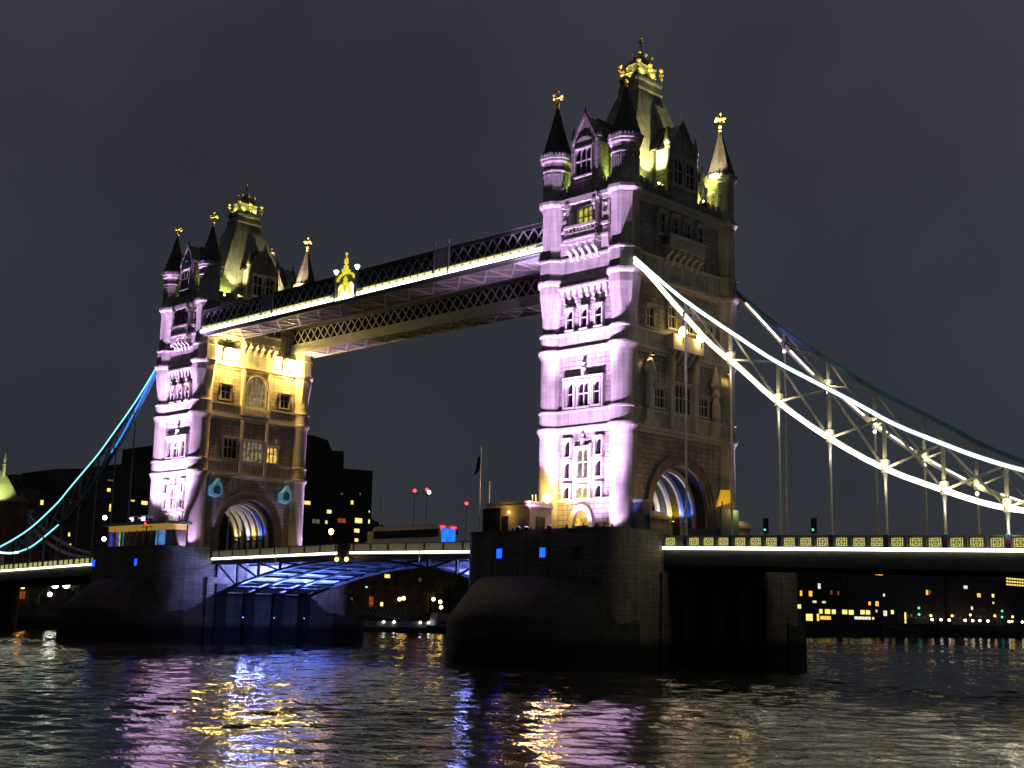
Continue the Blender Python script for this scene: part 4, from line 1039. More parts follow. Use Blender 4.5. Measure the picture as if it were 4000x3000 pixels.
def far_cabin():
    root = thing('control_cabin', (-D-1.0, -13.2, FZ), 'long glazed control cabin with flat overhanging roof on the far pier', 'cabin')
    MB().box(-9.3, 8.7, -2.2, 2.2, 4.55, 4.95).build('roof_slab', steel_g, root)
    MB().box(-8.6, 7.9, -1.6, 1.8, 3.75, 4.55).build('ceiling_fascia', emis('amber_lit_fascia', (.55, .32, .05), .5, (.4, .3, .1)), root)
    MB().box(-8.6, 7.9, -.2, 1.8, 0, 3.75).build('rear_wall', noisy('cabin_rear', (.05, .05, .05), (.03, .03, .03), .8, 1), root)
    for k in range(9):
        x = -8.6+k*2.06; MB().box(x-.05, x+.05, -1.65, -1.55, 0, 3.75).build('mullion', steel_w if k > 7 else steel_g, root)
    cols = [(-8.4, -7.4, 'vio', (.12, .08, .8), .45), (-7.2, -6.6, 'dk', (.05, .1, .12), .3), (-6.4, -5.7, 'vio2', (.25, .12, .8), .5), (-5.5, -5.2, 'yel', (.75, .7, .05), .9), (-4.6, -4.1, 'cya', (.05, .5, .7), .5), (5.0, 7.6, 'blu', (.12, .3, .75), .75)]
    for a, b, nm, c, s in cols: MB().box(a, b, -1.5, -1.45, 1.2 if nm != 'blu' else .1, 3.6).build('lit_screen', lit_window('screen_'+nm, c, tuple(v*.35 for v in c), s, 1.1), root)
    for x in (-6.9, -4.9): MB().box(x-.25, x+.25, -1.6, -1.4, .1, 1.1).build('lit_counter', lampw_dim, root)
    MB().rod((3.0, -1.9, 0), (3.0, -1.9, 4.2), .09).build('signal_mast', black, root); MB().box(1.6, 4.6, -1.95, -1.85, 4.1, 4.2).build('signal_arm', black, root)
    MB().ball((3.0, -2.1, 4.7), .2).build('signal_lamp', lampr, root)
    return root
lampw_dim = emis('white_counter_light', (.8, 1, .9), 1.6)
far_cabin()
# lit railing enclosure behind the far cabin
r_ = thing('railing_platform', (-D-7.5, -9.0, 21.2), 'small railed platform with bright white lamps behind the far control cabin', 'platform')
MB().box(-3.5, 3.5, -1.5, 1.5, -.3, 0).build('platform_floor', steel_g, r_); MB().box(-3.0, 3.0, -1.2, 1.2, -5.2, -.3).build('supporting_wall', rock, r_)
for k in range(8): MB().rod((-3.4+k*.97, -1.4, 0), (-3.4+k*.97, -1.4, 1.15), .04).build('rail_post', steel_w, r_)
MB().bar((-3.4, -1.4, 1.15), (3.4, -1.4, 1.15), .06).build('top_rail', steel_w, r_)
for x in (-3.0, .6): MB().box(x-.45, x+.45, -1.7, -1.5, .4, .9).build('lamp_box', emis('lilac_white_lamp', (.85, .7, 1), 6) if x < 0 else MATS['lilac_white_lamp'], r_)

# ------------------------------------------------------------------ poles, lamps, signals
def flagpole(loc, h_, label, flag=False, cat='flagpole'):
    r_ = thing('flagpole', loc, label, cat, 'poles on the bridge')
    MB().rod((0, 0, 0), (0, 0, h_), .09, .05).build('pole', steel_w, r_)
    if flag:
        MB().extr([(0, h_-.9), (-.5, h_-1.3), (-.75, h_-2.6), (-1.1, h_-3.2), (-.5, h_-3.0), (0, h_-2.4)], 'y', -.02, .02).build('flag', black, r_)
    return r_
flagpole((-10.3, -15.2, FZ), 10.9, 'tall white flagpole with drooping dark flag beside the ochre cabin', True)
flagpole((-9.4, -14.6, FZ), 7.0, 'short thin mast beside the tall flagpole')
flagpole((-68.6, -8.7, 15.6), 7.0, 'white pole standing in front of the far archway')
flagpole((-55.4, 8.7, 15.8), 9.2, 'white signal mast with equipment platform on the bascule roadway')
r_ = thing('signal_box', (-56.0, 8.7, 18.6), 'pale equipment box with railings at the foot of the signal mast', 'equipment box')
MB().box(-1.6, .8, -.5, .5, 0, 1.5).build('cabinet', steel_g, r_); MB().box(-2.0, 2.4, -.7, .7, -.3, 0).build('platform', steel_g, r_); MB().box(-.3, .3, -.3, .3, -2.8, -.3).build('support', steel_g, r_)
MB().box(.6, 1.6, -.3, .3, 1.2, 2.2).build('radar_box', steel_w, r_)
def street_lamp(loc, h_, label, mat=sodium, p=900, rad=.4, group='ornamental street lamps'):
    r_ = thing('street_lamp', loc, label, 'street lamp', group)
    m = MB(); m.rod((0, 0, 0), (0, 0, .8), .18, .1); m.rod((0, 0, .8), (0, 0, h_-.3), .07, .05); m.bar((-.6, 0, h_-1.5), (.6, 0, h_-1.5), .05); m.build('post', black, r_)
    MB().rev([(.12, h_-.35), (rad*.8, h_-.1), (rad, h_+.3), (.1, h_+.55)], 0, 0, 8).build('lantern', mat, r_)
    if p: q_ = point('lamp_light', (0, -.6, h_+.1), p, (1, .58, .16), .3); q_.parent = r_
    return r_
street_lamp((-2.9, -12.2, FZ), 4.9, 'glowing orange street lamp on the near pier between cabin and turret', rad=.5, p=480)
street_lamp((-65.5, 7.6, 15.8), 4.4, 'glowing orange street lamp right of the far tower foot', sodium_s, 300)
def traffic_light(loc, label):
    r_ = thing('traffic_light', loc, label, 'traffic light', 'traffic lights on the side span'); r_.scale = (.8, .8, .88)
    MB().rod((0, 0, 0), (0, 0, 2.6), .06).build('post', black, r_); MB().box(-.2, .25, -.15, .15, 1.9, 3.2).build('signal_head', black, r_)
    MB().box(-.35, .4, .12, .16, 1.7, 3.4).build('backboard', black, r_)
    MB().rod((.05, -.18, 2.1), (.05, -.15, 2.1), .12, .12, 10).build('green_light', lampg, r_)
traffic_light((21.8, -7.8, 15.2), 'traffic light showing faint green, first beyond the near tower')
traffic_light((27.1, -7.8, 15.05), 'traffic light showing bright green, second from the near tower')

# ------------------------------------------------------------------ coach, cars
def coach():
    r_ = thing('coach', (-40.7, 2.9, 16.0), 'white touring coach with blue lit end crossing the raised roadway', 'coach')
    whitep = noisy('coach_paint', (.75, .72, .68), (.68, .65, .61), .3, .5)
    body = MB()
    prof = [(-7.4, .5), (5.7, .5), (5.95, .9), (5.95, 2.2), (5.75, 3.25), (5.5, 3.5), (-7.0, 3.5), (-7.35, 3.2), (-7.4, 2.0)]
    body.extr(prof, 'y', -1.25, 1.25).build('body', whitep, r_)
    MB().box(-7.1, 5.5, -1.285, -1.255, 2.05, 2.95).build('side_window', glass_dark, r_)
    MB().extr([(-1.15, 1.3), (1.15, 1.3), (1.1, 3.0), (-1.1, 3.0)], 'x', 5.96, 6.0).build('windscreen', lit_window('blue_windscreen', (.015, .20, 1), (.01, .10, .75), 1.4, 1.2), r_)  # blue reflection in the windscreen put in as emission
    for y in (-.95, .95): MB().box(5.85, 5.99, y-.35, y+.35, 3.15, 3.25).build('marker_light', lampr, r_)
    for y in (-.9, .9): MB().box(5.97, 6.02, y-.18, y+.18, .75, .95).build('tail_light', lampr, r_)
    MB().box(-5.4, 5.3, -1.27, -1.2, 3.42, 3.5).build('roof_trim', steel_w, r_)
    for x in (-5.0, 2.6, 3.8):
        for y in (-1.2, 1.2):
            wh = MB().rod((x, y-.12, .5), (x, y+.12, .5), .5, .5, 16).build('wheel', black, r_)
            MB().rod((x, y-.14, .5), (x, y+.14, .5), .22, .22, 10).build('hub', steel_g, wh)
    MB().box(5.6, 6.1, 1.25, 1.5, 2.4, 2.9).build('mirror', black, r_)
    r_.scale = (1.05, 1.1, 1.17)
coach()
def car(loc, rz, label, col, name='car'):
    r_ = thing('car', loc, label, 'car', 'cars on the bridge', rz)
    pm = pmat('car_paint_'+str(len(MATS)), col, .3)
    MB().extr([(-2.1, .3), (2.1, .3), (2.15, .75), (1.3, .9), (.7, 1.42), (-1.2, 1.45), (-1.9, .95), (-2.15, .85)], 'y', -.85, .85).build('body', pm, r_)
    MB().extr([(1.15, .93), (.65, 1.36), (-1.1, 1.38), (-1.7, .95)], 'y', -.87, .87).build('window', glass_dark, r_)
    for x in (-1.35, 1.35):
        for y in (-.8, .8): MB().rod((x, y-.1, .32), (x, y+.1, .32), .32, .32, 14).build('wheel', black, r_)
    for y in (-.6, .6):
        MB().ball((2.12, y, .68), .1, 8, 5).build('headlight', lampw, r_); MB().box(-2.18, -2.12, y-.15, y+.15, .7, .85).build('tail_light', lampr, r_)
car((-60.5, -3.0, 15.75), math.pi, 'dark car showing red tail lights on the left bascule roadway', (.03, .03, .035))
car((-24.5, -3.0, 15.85), math.pi, 'pale car behind the parapet below the coach', (.3, .3, .3))

# ------------------------------------------------------------------ people on the pier terrace
def person_mesh(pose=0):
    a = .06*pose
    V = [(0, 0, .93), (.0, 0, 1.15), (0, 0, 1.38), (0, 0, 1.50), (0, .01, 1.60), (0, 0, 1.72),
         (.1, 0, .88), (.11, .02+a, .48), (.12, -.02+a, .07), (.12, -.14+a, .04),
         (-.1, 0, .88), (-.11, .02-a, .48), (-.12, .03-a, .07), (-.12, -.10-a, .04),
         (.19, 0, 1.38), (.25, .02, 1.1), (.24, -.12-a, .88), (.235, -.16-a, .80),
         (-.19, 0, 1.38), (-.25, .02, 1.1), (-.24, -.10+a, .88), (-.235, -.14+a, .80)]
    Ed = [(0, 1), (1, 2), (2, 3), (3, 4), (4, 5), (0, 6), (6, 7), (7, 8), (8, 9), (0, 10), (10, 11), (11, 12), (12, 13), (2, 14), (14, 15), (15, 16), (16, 17), (2, 18), (18, 19), (19, 20), (20, 21)]
    rad = [.16, .15, .17, .065, .09, .085, .1, .07, .05, .04, .1, .07, .05, .04, .075, .055, .045, .035, .075, .055, .045, .035]
    me = bpy.data.meshes.new('person'); me.from_pydata(V, Ed, [])
    o = bpy.data.objects.new('person_src', me); sc.collection.objects.link(o)
    md = o.modifiers.new('s', 'SKIN')
    for i, v in enumerate(me.skin_vertices[0].data): v.radius = (rad[i], rad[i]*.8); v.use_root = (i == 0)
    sb = o.modifiers.new('d', 'SUBSURF'); sb.levels = 1
    dg = bpy.context.evaluated_depsgraph_get(); dg.update()
    m2 = bpy.data.meshes.new_from_object(o.evaluated_get(dg)); bpy.data.objects.remove(o); m2.name = 'person'
    m2.shade_smooth(); return m2
PM = [person_mesh(0), person_mesh(1), person_mesh(2)]
coats = [noisy('coat_%d' % i, c, tuple(v*.7 for v in c), .9, 8) for i, c in enumerate(((.03, .03, .035), (.05, .03, .03), (.03, .04, .05), (.08, .07, .05)))]
PP = [(-4.3, 'standing at the foot of the orange street lamp'), (-1.6, 'standing left of the lilac lit doorway group'), (-.9, 'second figure left of the doorway group'), (-.2, 'tallest figure of the group left of the doorway'),
      (.25, 'figure shoulder to shoulder with the tallest of the group'), (1.0, 'figure directly left of the arched door'), (3.4, 'figure in front of the arched door'), (4.3, 'figure right of the arched door'),
      (5.7, 'figure left of the turret barrier'), (7.0, 'figure in front of the corner turret'), (7.7, 'second figure in front of the corner turret'), (8.6, 'figure at the pier corner right of the turret')]
for i, (x, lb) in enumerate(PP):
    o = bpy.data.objects.new('person', PM[i % 3].copy() if i < 12 else PM[i % 3]); sc.collection.objects.link(o)
    o.data.materials.append(coats[i % 4]); y = -16.1 if x < 6.5 else -16.1+(x-6.5)*.5
    o.location = (x, y, FZ); o.rotation_euler.z = rnd.uniform(-1.2, 1.2); s = rnd.uniform(.94, 1.06); o.scale = (s, s, s)
    tag(o, 'person in dark coat, '+lb, 'person', 'people on the near pier')
r_ = thing('barrier_rail', (6.9, -13.6, FZ), 'white pedestrian barrier rail in front of the corner turret', 'barrier')
for z in (.55, 1.15): MB().bar((-2.2, -.4, z), (2.4, .9, z), .07, .1).build('rail', steel_w, r_)
for k in range(5): MB().rod((-2.2+k*1.15, -.4+k*.325, 0), (-2.2+k*1.15, -.4+k*.325, 1.15), .05).build('upright', steel_w, r_)

# portal furniture on the landward side of the near tower
r_ = thing('hoarding', (8.6, 3.2, FZ-.3), 'teal boarded hoarding at the right of the near archway', 'hoarding')
teal = noisy('teal_board', (.06, .16, .17), (.045, .12, .13), .7, .8)
MB().box(-.1, .1, -5.8, 3.6, 0, 2.4).build('low_boards', noisy('navy_board', (.02, .035, .09), (.015, .028, .07), .6, .8), r_); MB().box(.1, .3, .2, 3.6, 0, 4.9).build('tall_boards', teal, r_)
r_ = thing('direction_sign', (7.4, 6.2, FZ), 'yellow lit sign panel beside the right side of the near archway', 'sign')
MB().extr([(-1.6, 4.9), (1.2, 5.6), (1.5, 7.0), (-.7, 6.9)], 'x', -.06, .06).build('sign_face', emis('amber_sign', (.6, .36, .02), .55, (.6, .4, .05)), r_); MB().rod((.1, -.6, 0), (.1, -.6, 5.6), .07).build('post', black, r_)
for x, y, lb in ((7.2, -7.5, 'left'), (7.2, 8.0, 'right')):
    r_ = thing('stone_lodge', (x, y, FZ), f'low stone lodge block with sloped coping, {lb} side of the near archway', 'lodge', 'lodges beside the archway')
    MB().box(-1.4, 1.4, -1.5, 1.5, -.2, 2.7).build('wall', rock, r_); MB().loft([(1.6, 1.7, 2.7), (1.6, 1.7, 2.95), (1.2, 1.3, 3.5)]).build('coping', ashlar, r_)
r_ = thing('kiosk', (7.9, -9.4, FZ), 'narrow dark blue kiosk between the corner turret and the archway', 'kiosk')
MB().box(-.6, .6, -.6, .6, 0, 4.3).build('body', noisy('kiosk_blue', (.03, .06, .15), (.02, .05, .12), .5, 1), r_); MB().box(-.7, .7, -.7, .7, 4.3, 4.6).build('cap', steel_g, r_)
p = point('lodge_lamp', (9.6, -5.0, 20.4), 120, (1, .55, .15), .2)
p = point('lodge_lamp', (9.6, 6.0, 20.4), 160, (1, .55, .15), .2)
# crests beside the far arch, cyan light put in as emission
cy = emis('cyan_glow_stone', (.03, .38, .55), .28, (.3, .4, .45))
for y, lb in ((-6.5, 'left'), (6.3, 'right')):
    r_ = thing('heraldic_beast', (-D+WX+.6, y, 24.9), f'cyan glowing carved crest on the {lb} shoulder of the far archway', 'crest', 'cyan crests by the far arch')
    MB().extr([(-1.0, .3), (.2, 0), (1.0, .5), (.9, 1.9), (.3, 2.9), (-.5, 1.9), (-1.0, 1.6)], 'x', -.55, .35).build('shield', cy, r_)
    MB().extr([(-.6, .6), (.5, .4), (.55, 1.5), (-.1, 1.9), (-.65, 1.3)], 'x', .35, .5).build('boss', steel_b, r_)

# ------------------------------------------------------------------ far bank
bmats = [noisy('dark_brick', (.06, .04, .035), (.045, .032, .028), .9, .5), noisy('dark_concrete', (.05, .048, .045), (.038, .037, .035), .9, .5), noisy('sooty_stone', (.07, .065, .055), (.05, .047, .04), .9, .5)]
wm = {'y': lit_window('bank_window_yellow', (.95, .80, .22), (.7, .5, .08), 1.5, .9), 'o': lit_window('bank_window_orange', (1, .5, .07), (.8, .3, .04), 1.6, .9),
      'w': lit_window('bank_window_white', (.85, .85, .7), (.5, .5, .42), 1.2, .9), 'r': lit_window('bank_window_red', (.5, .12, .02), (.3, .06, .01), .6, .9),
      'd': lit_window('bank_window_dim', (.2, .17, .1), (.08, .07, .04), .7, .9), 'c': emis('bank_window_cyan', (.1, .7, .9), 2.0), 'G': emis('bank_green_light', (.5, .9, .45), 2.2)}
dark_win = pmat('unlit_bank_window', (.015, .015, .018), .2)
def building(label, x, y0, y1, h_, mat, wins=(), depth=18, grid=None, roof=None, name='apartment_building', cat='building', z0=8.3, group='buildings along the far bank'):
    r_ = thing(name, (x, (y0+y1)/2, z0), label, cat, group); cy_ = (y0+y1)/2
    if isinstance(h_, (int, float)): MB().box(-depth, 0, y0-cy_, y1-cy_, 0, h_-z0).build('wall', mat, r_)
    else:
        pts = [(y0-cy_, 0), (y1-cy_, 0)]+[(a-cy_, b-z0) for a, b in h_]
        MB().extr(pts, 'x', -depth, 0).build('wall', mat, r_)
    hh = h_ if isinstance(h_, (int, float)) else max(b for a, b in h_)
    if roof: MB().extr([(y0-cy_-.3, hh-z0), (y1-cy_+.3, hh-z0), (y1-cy_-2, hh-z0+roof), (y0-cy_+2, hh-z0+roof)], 'x', -depth+.3, -.3).build('roof', slate, r_)
    for (wy, wz, ww, wh, k) in wins:
        f = MB().box(0, .12, wy-cy_-ww/2-.12, wy-cy_+ww/2+.12, wz-z0-wh/2-.12, wz-z0+wh/2+.12).build('window', mat, r_)
        MB().box(.12, .16, wy-cy_-ww/2, wy-cy_+ww/2, wz-z0-wh/2, wz-z0+wh/2).build('pane', wm[k], f)
    if grid:
        ny, nz, gw, gh = grid; top = min(hh, h_ if isinstance(h_, (int, float)) else hh)
        for i in range(ny):
            for j in range(nz):
                wy = y0+(i+.5)*(y1-y0)/ny; wz = z0+2+(j+.5)*(top-z0-3)/nz
                if not isinstance(h_, (int, float)):
                    # stay under the outline
                    lim = 0; hs = sorted(h_)
                    for (a, za), (b, zb) in zip(hs, hs[1:]):
                        if a <= wy <= b: lim = min(za, zb)
                    if wz > lim-2: continue
                if any(abs(wy-q_[0]) < (gw+q_[2])/2+.3 and abs(wz-q_[1]) < (gh+q_[3])/2+.3 for q_ in wins): continue
                MB().box(.0, .06, wy-cy_-gw/2, wy-cy_+gw/2, wz-z0-gh/2, wz-z0+gh/2).build('unlit_window', dark_win, r_)
    return r_
building('stepped dark hotel block with scattered yellow windows right of the far tower', -200, 60, 127.4,
         [(127.4, 49.2), (116.5, 48.8), (116.3, 53.8), (112.0, 53.5), (110.3, 56.3), (105.2, 57.1), (100, 56.6), (92, 54), (84, 50), (60, 50)][::1], bmats[1],
         [(104.1, 38.0, 2.2, 1.0, 'y'), (111.9, 36.1, 1.6, 1.0, 'y'), (116.2, 41.5, .8, .5, 'd'), (122.9, 42.0, .6, .7, 'd'), (120.0, 39.3, .9, 1.1, 'y'), (107.4, 33.1, 2.4, 1.1, 'd'), (111.1, 33.1, .8, .9, 'w'), (116.5, 33.9, 2.8, 1.2, 'r'), (122.7, 34.3, 2.6, 1.4, 'y'), (122.2, 31.4, 1.9, 1.1, 'y'), (122.2, 28.7, 1.3, .9, 'y'), (126.5, 37.2, .3, .6, 'w'), (126.6, 34.3, .5, 1.1, 'y'), (96, 30, 1.5, 1, 'y'), (89, 22, 1.6, 1, 'y')], 24, (14, 9, 2.0, 1.1), name='hotel_block')
building('dark brick riverside block left of the far tower with few yellow windows', -200, 29.8, 58, [(58, 44.2), (45, 43.0), (45, 41.9), (29.8, 40.4)], bmats[0],
         [(43.7, 36.5, .9, .8, 'y'), (44.5, 32.2, .6, 1.8, 'y'), (44.0, 38.9, 1.5, .4, 'd'), (34.3, 25.1, .5, .9, 'y'), (34.8, 22.7, .4, .5, 'y'), (33.9, 32.6, .4, .3, 'o'), (53.7, 34.1, 1.7, .9, 'y'), (50.4, 34.4, 1.0, .4, 'o')], 18, (9, 8, 1.1, 1.2), name='brick_block')
building('low dark block behind the left suspension chain', -202, 17.5, 29.7, [(29.7, 34.4), (22.8, 35.9), (22.6, 38.5), (17.5, 38.0)], bmats[2], [(27.8, 32.3, .7, 1.1, 'y')], 16, (4, 6, 1.1, 1.2), name='low_block')
building('dark office block at the far left edge behind the green roofed tower', -215, -20, 17, 33, bmats[1], [], 18, (8, 5, 1.6, 1.2), name='office_block')
building('long low block right of the hotel, seen above the raised roadway', -230, 130, 178, [(178, 30.5), (166, 33), (158, 36.0), (144, 41.2), (130, 42.3)], bmats[2], [], 16, (10, 4, 1.6, 1.2), name='low_block')
building('dark waterfront building under the right bascule leaf with pinkish windows', -192, 100, 150, 24, bmats[0],
         [(127.6, 20.8, 2.0, .7, 'y'), (127.5, 18.6, 2.0, 1.0, 'y'), (109.8, 14.5, 1.8, 1.5, 'd'), (120.0, 15.3, .8, .4, 'c'), (121.9, 11.3, 1.5, 2.7, 'r'), (125.8, 10.7, 1.0, 1.1, 'y'), (112.6, 11.8, 1.6, 1.3, 'G'), (105, 19, 1.6, 1, 'd'), (140, 18, 1, 1, 'd')], 8, (12, 5, 1.5, 1.2), name='waterfront_building')
WR = [(398.8, 30.0, 6.6, 2.2, 'o'), (349.7, 22.7, 2.0, 2.1, 'w'), (335.9, 19.5, 1.5, 2.0, 'o'), (343.0, 19.5, 2.4, 2.1, 'o'), (364.5, 20.3, 1.3, 1.6, 'r'), (359.0, 20.4, 1.3, 1.6, 'r'), (345.9, 16.4, 2.8, .9, 'w'), (353.0, 16.4, 2.7, .8, 'w'), (332.5, 14.3, 6.3, 1.6, 'y'), (330.8, 12.2, 3.4, 1.6, 'y'), (390.1, 16.7, 1.8, 1.5, 'o'), (396.5, 16.7, 2.6, 2.0, 'o'), (402.8, 20.5, 1.6, 1.2, 'w'), (341.8, 10.2, 4.8, 2.7, 'y'), (348.3, 10.3, 1.6, 2.7, 'y'), (354.1, 10.2, 8.1, 1.4, 'o'), (350.6, 12.7, 2.5, 1.8, 'y'), (355.7, 12.7, 4.0, 1.8, 'y'), (360.6, 12.7, 3.0, 1.8, 'y'), (369.3, 12.8, 4.0, 1.8, 'y'), (374.6, 12.7, 4.0, 1.9, 'y'), (384.0, 12.9, 3.6, 1.8, 'y'), (388.6, 12.9, 3.6, 1.8, 'y'), (383.9, 10.5, 13.6, 1.2, 'w'), (392.8, 10.5, 1.6, 1.0, 'y'), (403.4, 12.8, 3.1, 2.2, 'w'), (409.8, 13.4, 2.5, 1.7, 'y'), (395.8, 13.6, 1.4, 1.0, 'w'),
      (423.4, 11.1, 1.5, 4.8, 'y'), (444.8, 22.8, 2.0, 2.1, 'o'), (447.6, 23.0, 1.4, 1.8, 'r'), (482.3, 26.3, 4.0, 1.5, 'w'), (496.4, 22.9, 3.8, 1.8, 'o'), (512.3, 23.1, 2.6, 1.7, 'y'), (512.3, 19.6, 1.9, 1.0, 'w'), (488.3, 16.6, 2.0, 1.6, 'w')]
def inr(a, b): return [w_ for w_ in WR if a < w_[0] < b]
building('waterfront block with bright ground floor shops under the side span', -185, 322, 366.5, 31, bmats[0], inr(322, 366.5), 14, (12, 5, 1.8, 1.6), roof=3, name='wharf_building')
building('wharf building with row of yellow arched shop lights and an orange top window', -185, 367, 414, 33, bmats[2], inr(367, 414), 14, (12, 5, 1.8, 1.6), name='wharf_building')
building('dark tall wharf building beside a narrow golden lit stair', -186, 416, 462, 32, bmats[1], inr(416, 462), 14, (12, 6, 1.8, 1.6), name='wharf_building')
building('wharf building at right with a few white and orange windows', -185, 464, 522, 31, bmats[0], inr(464, 522), 14, (13, 5, 1.8, 1.6), roof=2, name='wharf_building')
gl = []
for i in range(9):
    for j in range(5): gl.append((532+i*3.1, 29.2+j*1.5, 2.3, .75, 'y'))
building('office block with a bright grid of yellow windows at the right edge', -186, 525, 600, 42, bmats[1], gl, 14, name='office_block')
building('long dim lit roof level office behind the right wharves', -215, 470, 560, 37, bmats[2], [(500+i*4.2, 34.2+(i % 2)*.9, 2.6, .7, 'd') for i in range(9)], 12, name='office_block')
building('dark low roofline filling the gap between near pier and right wharves', -195, 270, 320, 27, bmats[1], [(300, 15, 2, 1.2, 'd')], 12, (10, 4, 1.8, 1.6), name='wharf_building')
building('dark warehouse far beyond the coach', -240, 180, 268, 31, bmats[2], [], 12, (10, 3, 1.8, 1.4), name='warehouse')

# quay lamps
def quay_lamp(x, y, z, rad, mat, label):
    r_ = thing('quay_lamp', (x, y, 8.3), label, 'lamp', 'lamps along the far quay')
    MB().rod((0, 0, 0), (0, 0, z-8.3), .07).build('post', black, r_); MB().ball((0, 0, z-8.3), rad, 10, 6).build('globe', mat, r_)
QL = [(436.9, 10.6, 'w'), (445.5, 10.7, 'w'), (453.7, 10.6, 'w'), (469.9, 10.7, 'w'), (477.9, 10.7, 'w'), (485.6, 10.8, 'w'), (494.3, 10.7, 'w'), (518.3, 10.7, 'w'), (524.3, 10.9, 'o'), (534.0, 10.7, 'w'), (437.9, 12.4, 'o'), (458.9, 12.6, 'o'), (477.8, 13.3, 'o'), (504.5, 13.3, 'o'), (525.1, 13.1, 'o'), (424.7, 15.5, 'g'), (424.7, 12.7, 'g'), (510.8, 15.7, 'g'), (510.5, 12.8, 'g')]
nm = {'w': ('white', lampw), 'o': ('orange', lampo), 'g': ('green', lampg)}
ordw = ['first', 'second', 'third', 'fourth', 'fifth', 'sixth', 'seventh', 'eighth', 'ninth', 'tenth']
cnt = {}
for y, z, c in QL:
    cnt[c] = cnt.get(c, 0)+1
    quay_lamp(-180.0-(1 if c == 'o' else 0), y, z, .55 if c == 'w' else .5, nm[c][1], f'{ordw[cnt[c]-1]} {nm[c][0]} quay lamp from the left under the right side span')
for i, (y, z) in enumerate(((122.9, 12.1), (124.4, 12.4), (135.6, 12.4), (138.2, 11.7), (138.6, 10.2))):
    quay_lamp(-181, y, z, .5, lampo2 if i else (lampo2 := emis('quay_sodium', (1, .62, .14), 14)), f'{ordw[i]} golden quay lamp from the left seen under the bascules')
for y, z, c, lb in ((22.3, 12.8, lampw, 'large white lamp under the left side span'), (21.2, 10.7, lampw, 'lower white lamp under the left side span'), (24.9, 12.9, lampw, 'small white lamp right of the large one under the left side span'), (14.9, 12.2, lampo, 'orange lamp on the porch under the left side span'), (32.1, 28.2, lampw, 'bright white lamp left of the far cabin roof'), (32.3, 23.4, lampw, 'bright white lamp left of the far cabin floor')):
    quay_lamp(-181 if z < 15 else -179.5, y, z, .8 if 'large' in lb else .5, c, lb)
building('small brown porch with a lit opening under the left side span', -184, 10, 18, 13, bmats[0], [(15.8, 10.4, 2.3, 1.6, 'r')], 5, name='porch')

# crane lights
for i, (y, z, c, lb) in enumerate(((197.4, 52.2, lampr, 'left'), (203.4, 53.1, lampr, 'right'), (223.7, 49.6, lampr, 'low'))):
    r_ = thing('tower_crane', (-260, y, 8.3), f'thin dark tower crane with {lb} red warning lamp beyond the coach', 'crane', 'tower cranes on the skyline')
    m = MB(); h_ = z-8.3
    m.rod((0, 0, 0), (0, 0, h_-.5), .16, .12, 4); m.bar((0, -3, h_-1.2), (0, 3 if i else 6, h_-1.0), .12); m.build('mast', bmats[1], r_)
    MB().ball((0, 0, h_), .6, 10, 6).build('warning_lamp', c, r_)
    if i == 1: MB().ball((.2, .9, h_-.9), .65, 10, 6).build('work_lamp', lampw, r_)

# pontoon, gangway, boats
alum = noisy('pale_pontoon_paint', (.30, .30, .33), (.2, .2, .22), .6, .4)
r_ = thing('gangway_bridge', (-176, 0, 0), 'pale trussed gangway sloping down to the pontoon under the bascules', 'gangway')
a0, a1 = (103, 10.4), (118, 8.9); b0, b1 = (103, 8.2), (118, 6.4)
for (p_, q_) in ((a0, a1), (b0, b1)): MB().bar((4, *p_), (4, *q_), .18, .18).build('truss_chord', alum, r_)
for k in range(10):
    t = k/10; t2 = (k+.5)/10; t3 = (k+1)/10; L_ = lambda u, v, t: (4, u[0]+(v[0]-u[0])*t, u[1]+(v[1]-u[1])*t)
    MB().bar(L_(b0, b1, t), L_(a0, a1, t2), .1).build('truss_brace', alum, r_); MB().bar(L_(a0, a1, t2), L_(b0, b1, t3), .1).build('truss_brace', alum, r_)
r_ = thing('pontoon', (-172, 118, WZ), 'long low pale pontoon moored at the far bank under the bascules', 'pontoon')
MB().box(-3, 0, -17, 18, -.3, 1.2).build('hull', black, r_); MB().box(-2.9, .05, -16.5, 17, 1.2, 2.7).build('deck_side', alum, r_)
for y in (-8.4, -4.8, 4.5, 7.6): MB().ball((.3, y, 2.6), .3, 8, 5).build('deck_lamp', lampw, r_)
r_ = thing('moored_boat', (-171, 130, WZ), 'white boxy river boat with an orange lit stern moored left of the near pier', 'boat')
MB().extr([(-4.5, 0), (4.0, 0), (4.4, 1.8), (-5.2, 1.8)], 'x', -1.5, 1.5).build('hull', black, r_); MB().extr([(-3.6, 1.8), (3.4, 1.8), (3.4, 5.0), (-2.6, 5.3), (-3.6, 3.6)], 'x', -1.3, 1.3).build('cabin', alum, r_)
MB().box(1.3, 1.36, 2.4, 3.2, 1.9, 3.0).build('stern_lamp', lampo_dim if False else emis('orange_stern', (1, .4, .08), 1.2), r_)
MB().box(1.3, 1.34, -2.8, 1.6, 2.2, 2.9).build('window_strip', dark_win, r_)
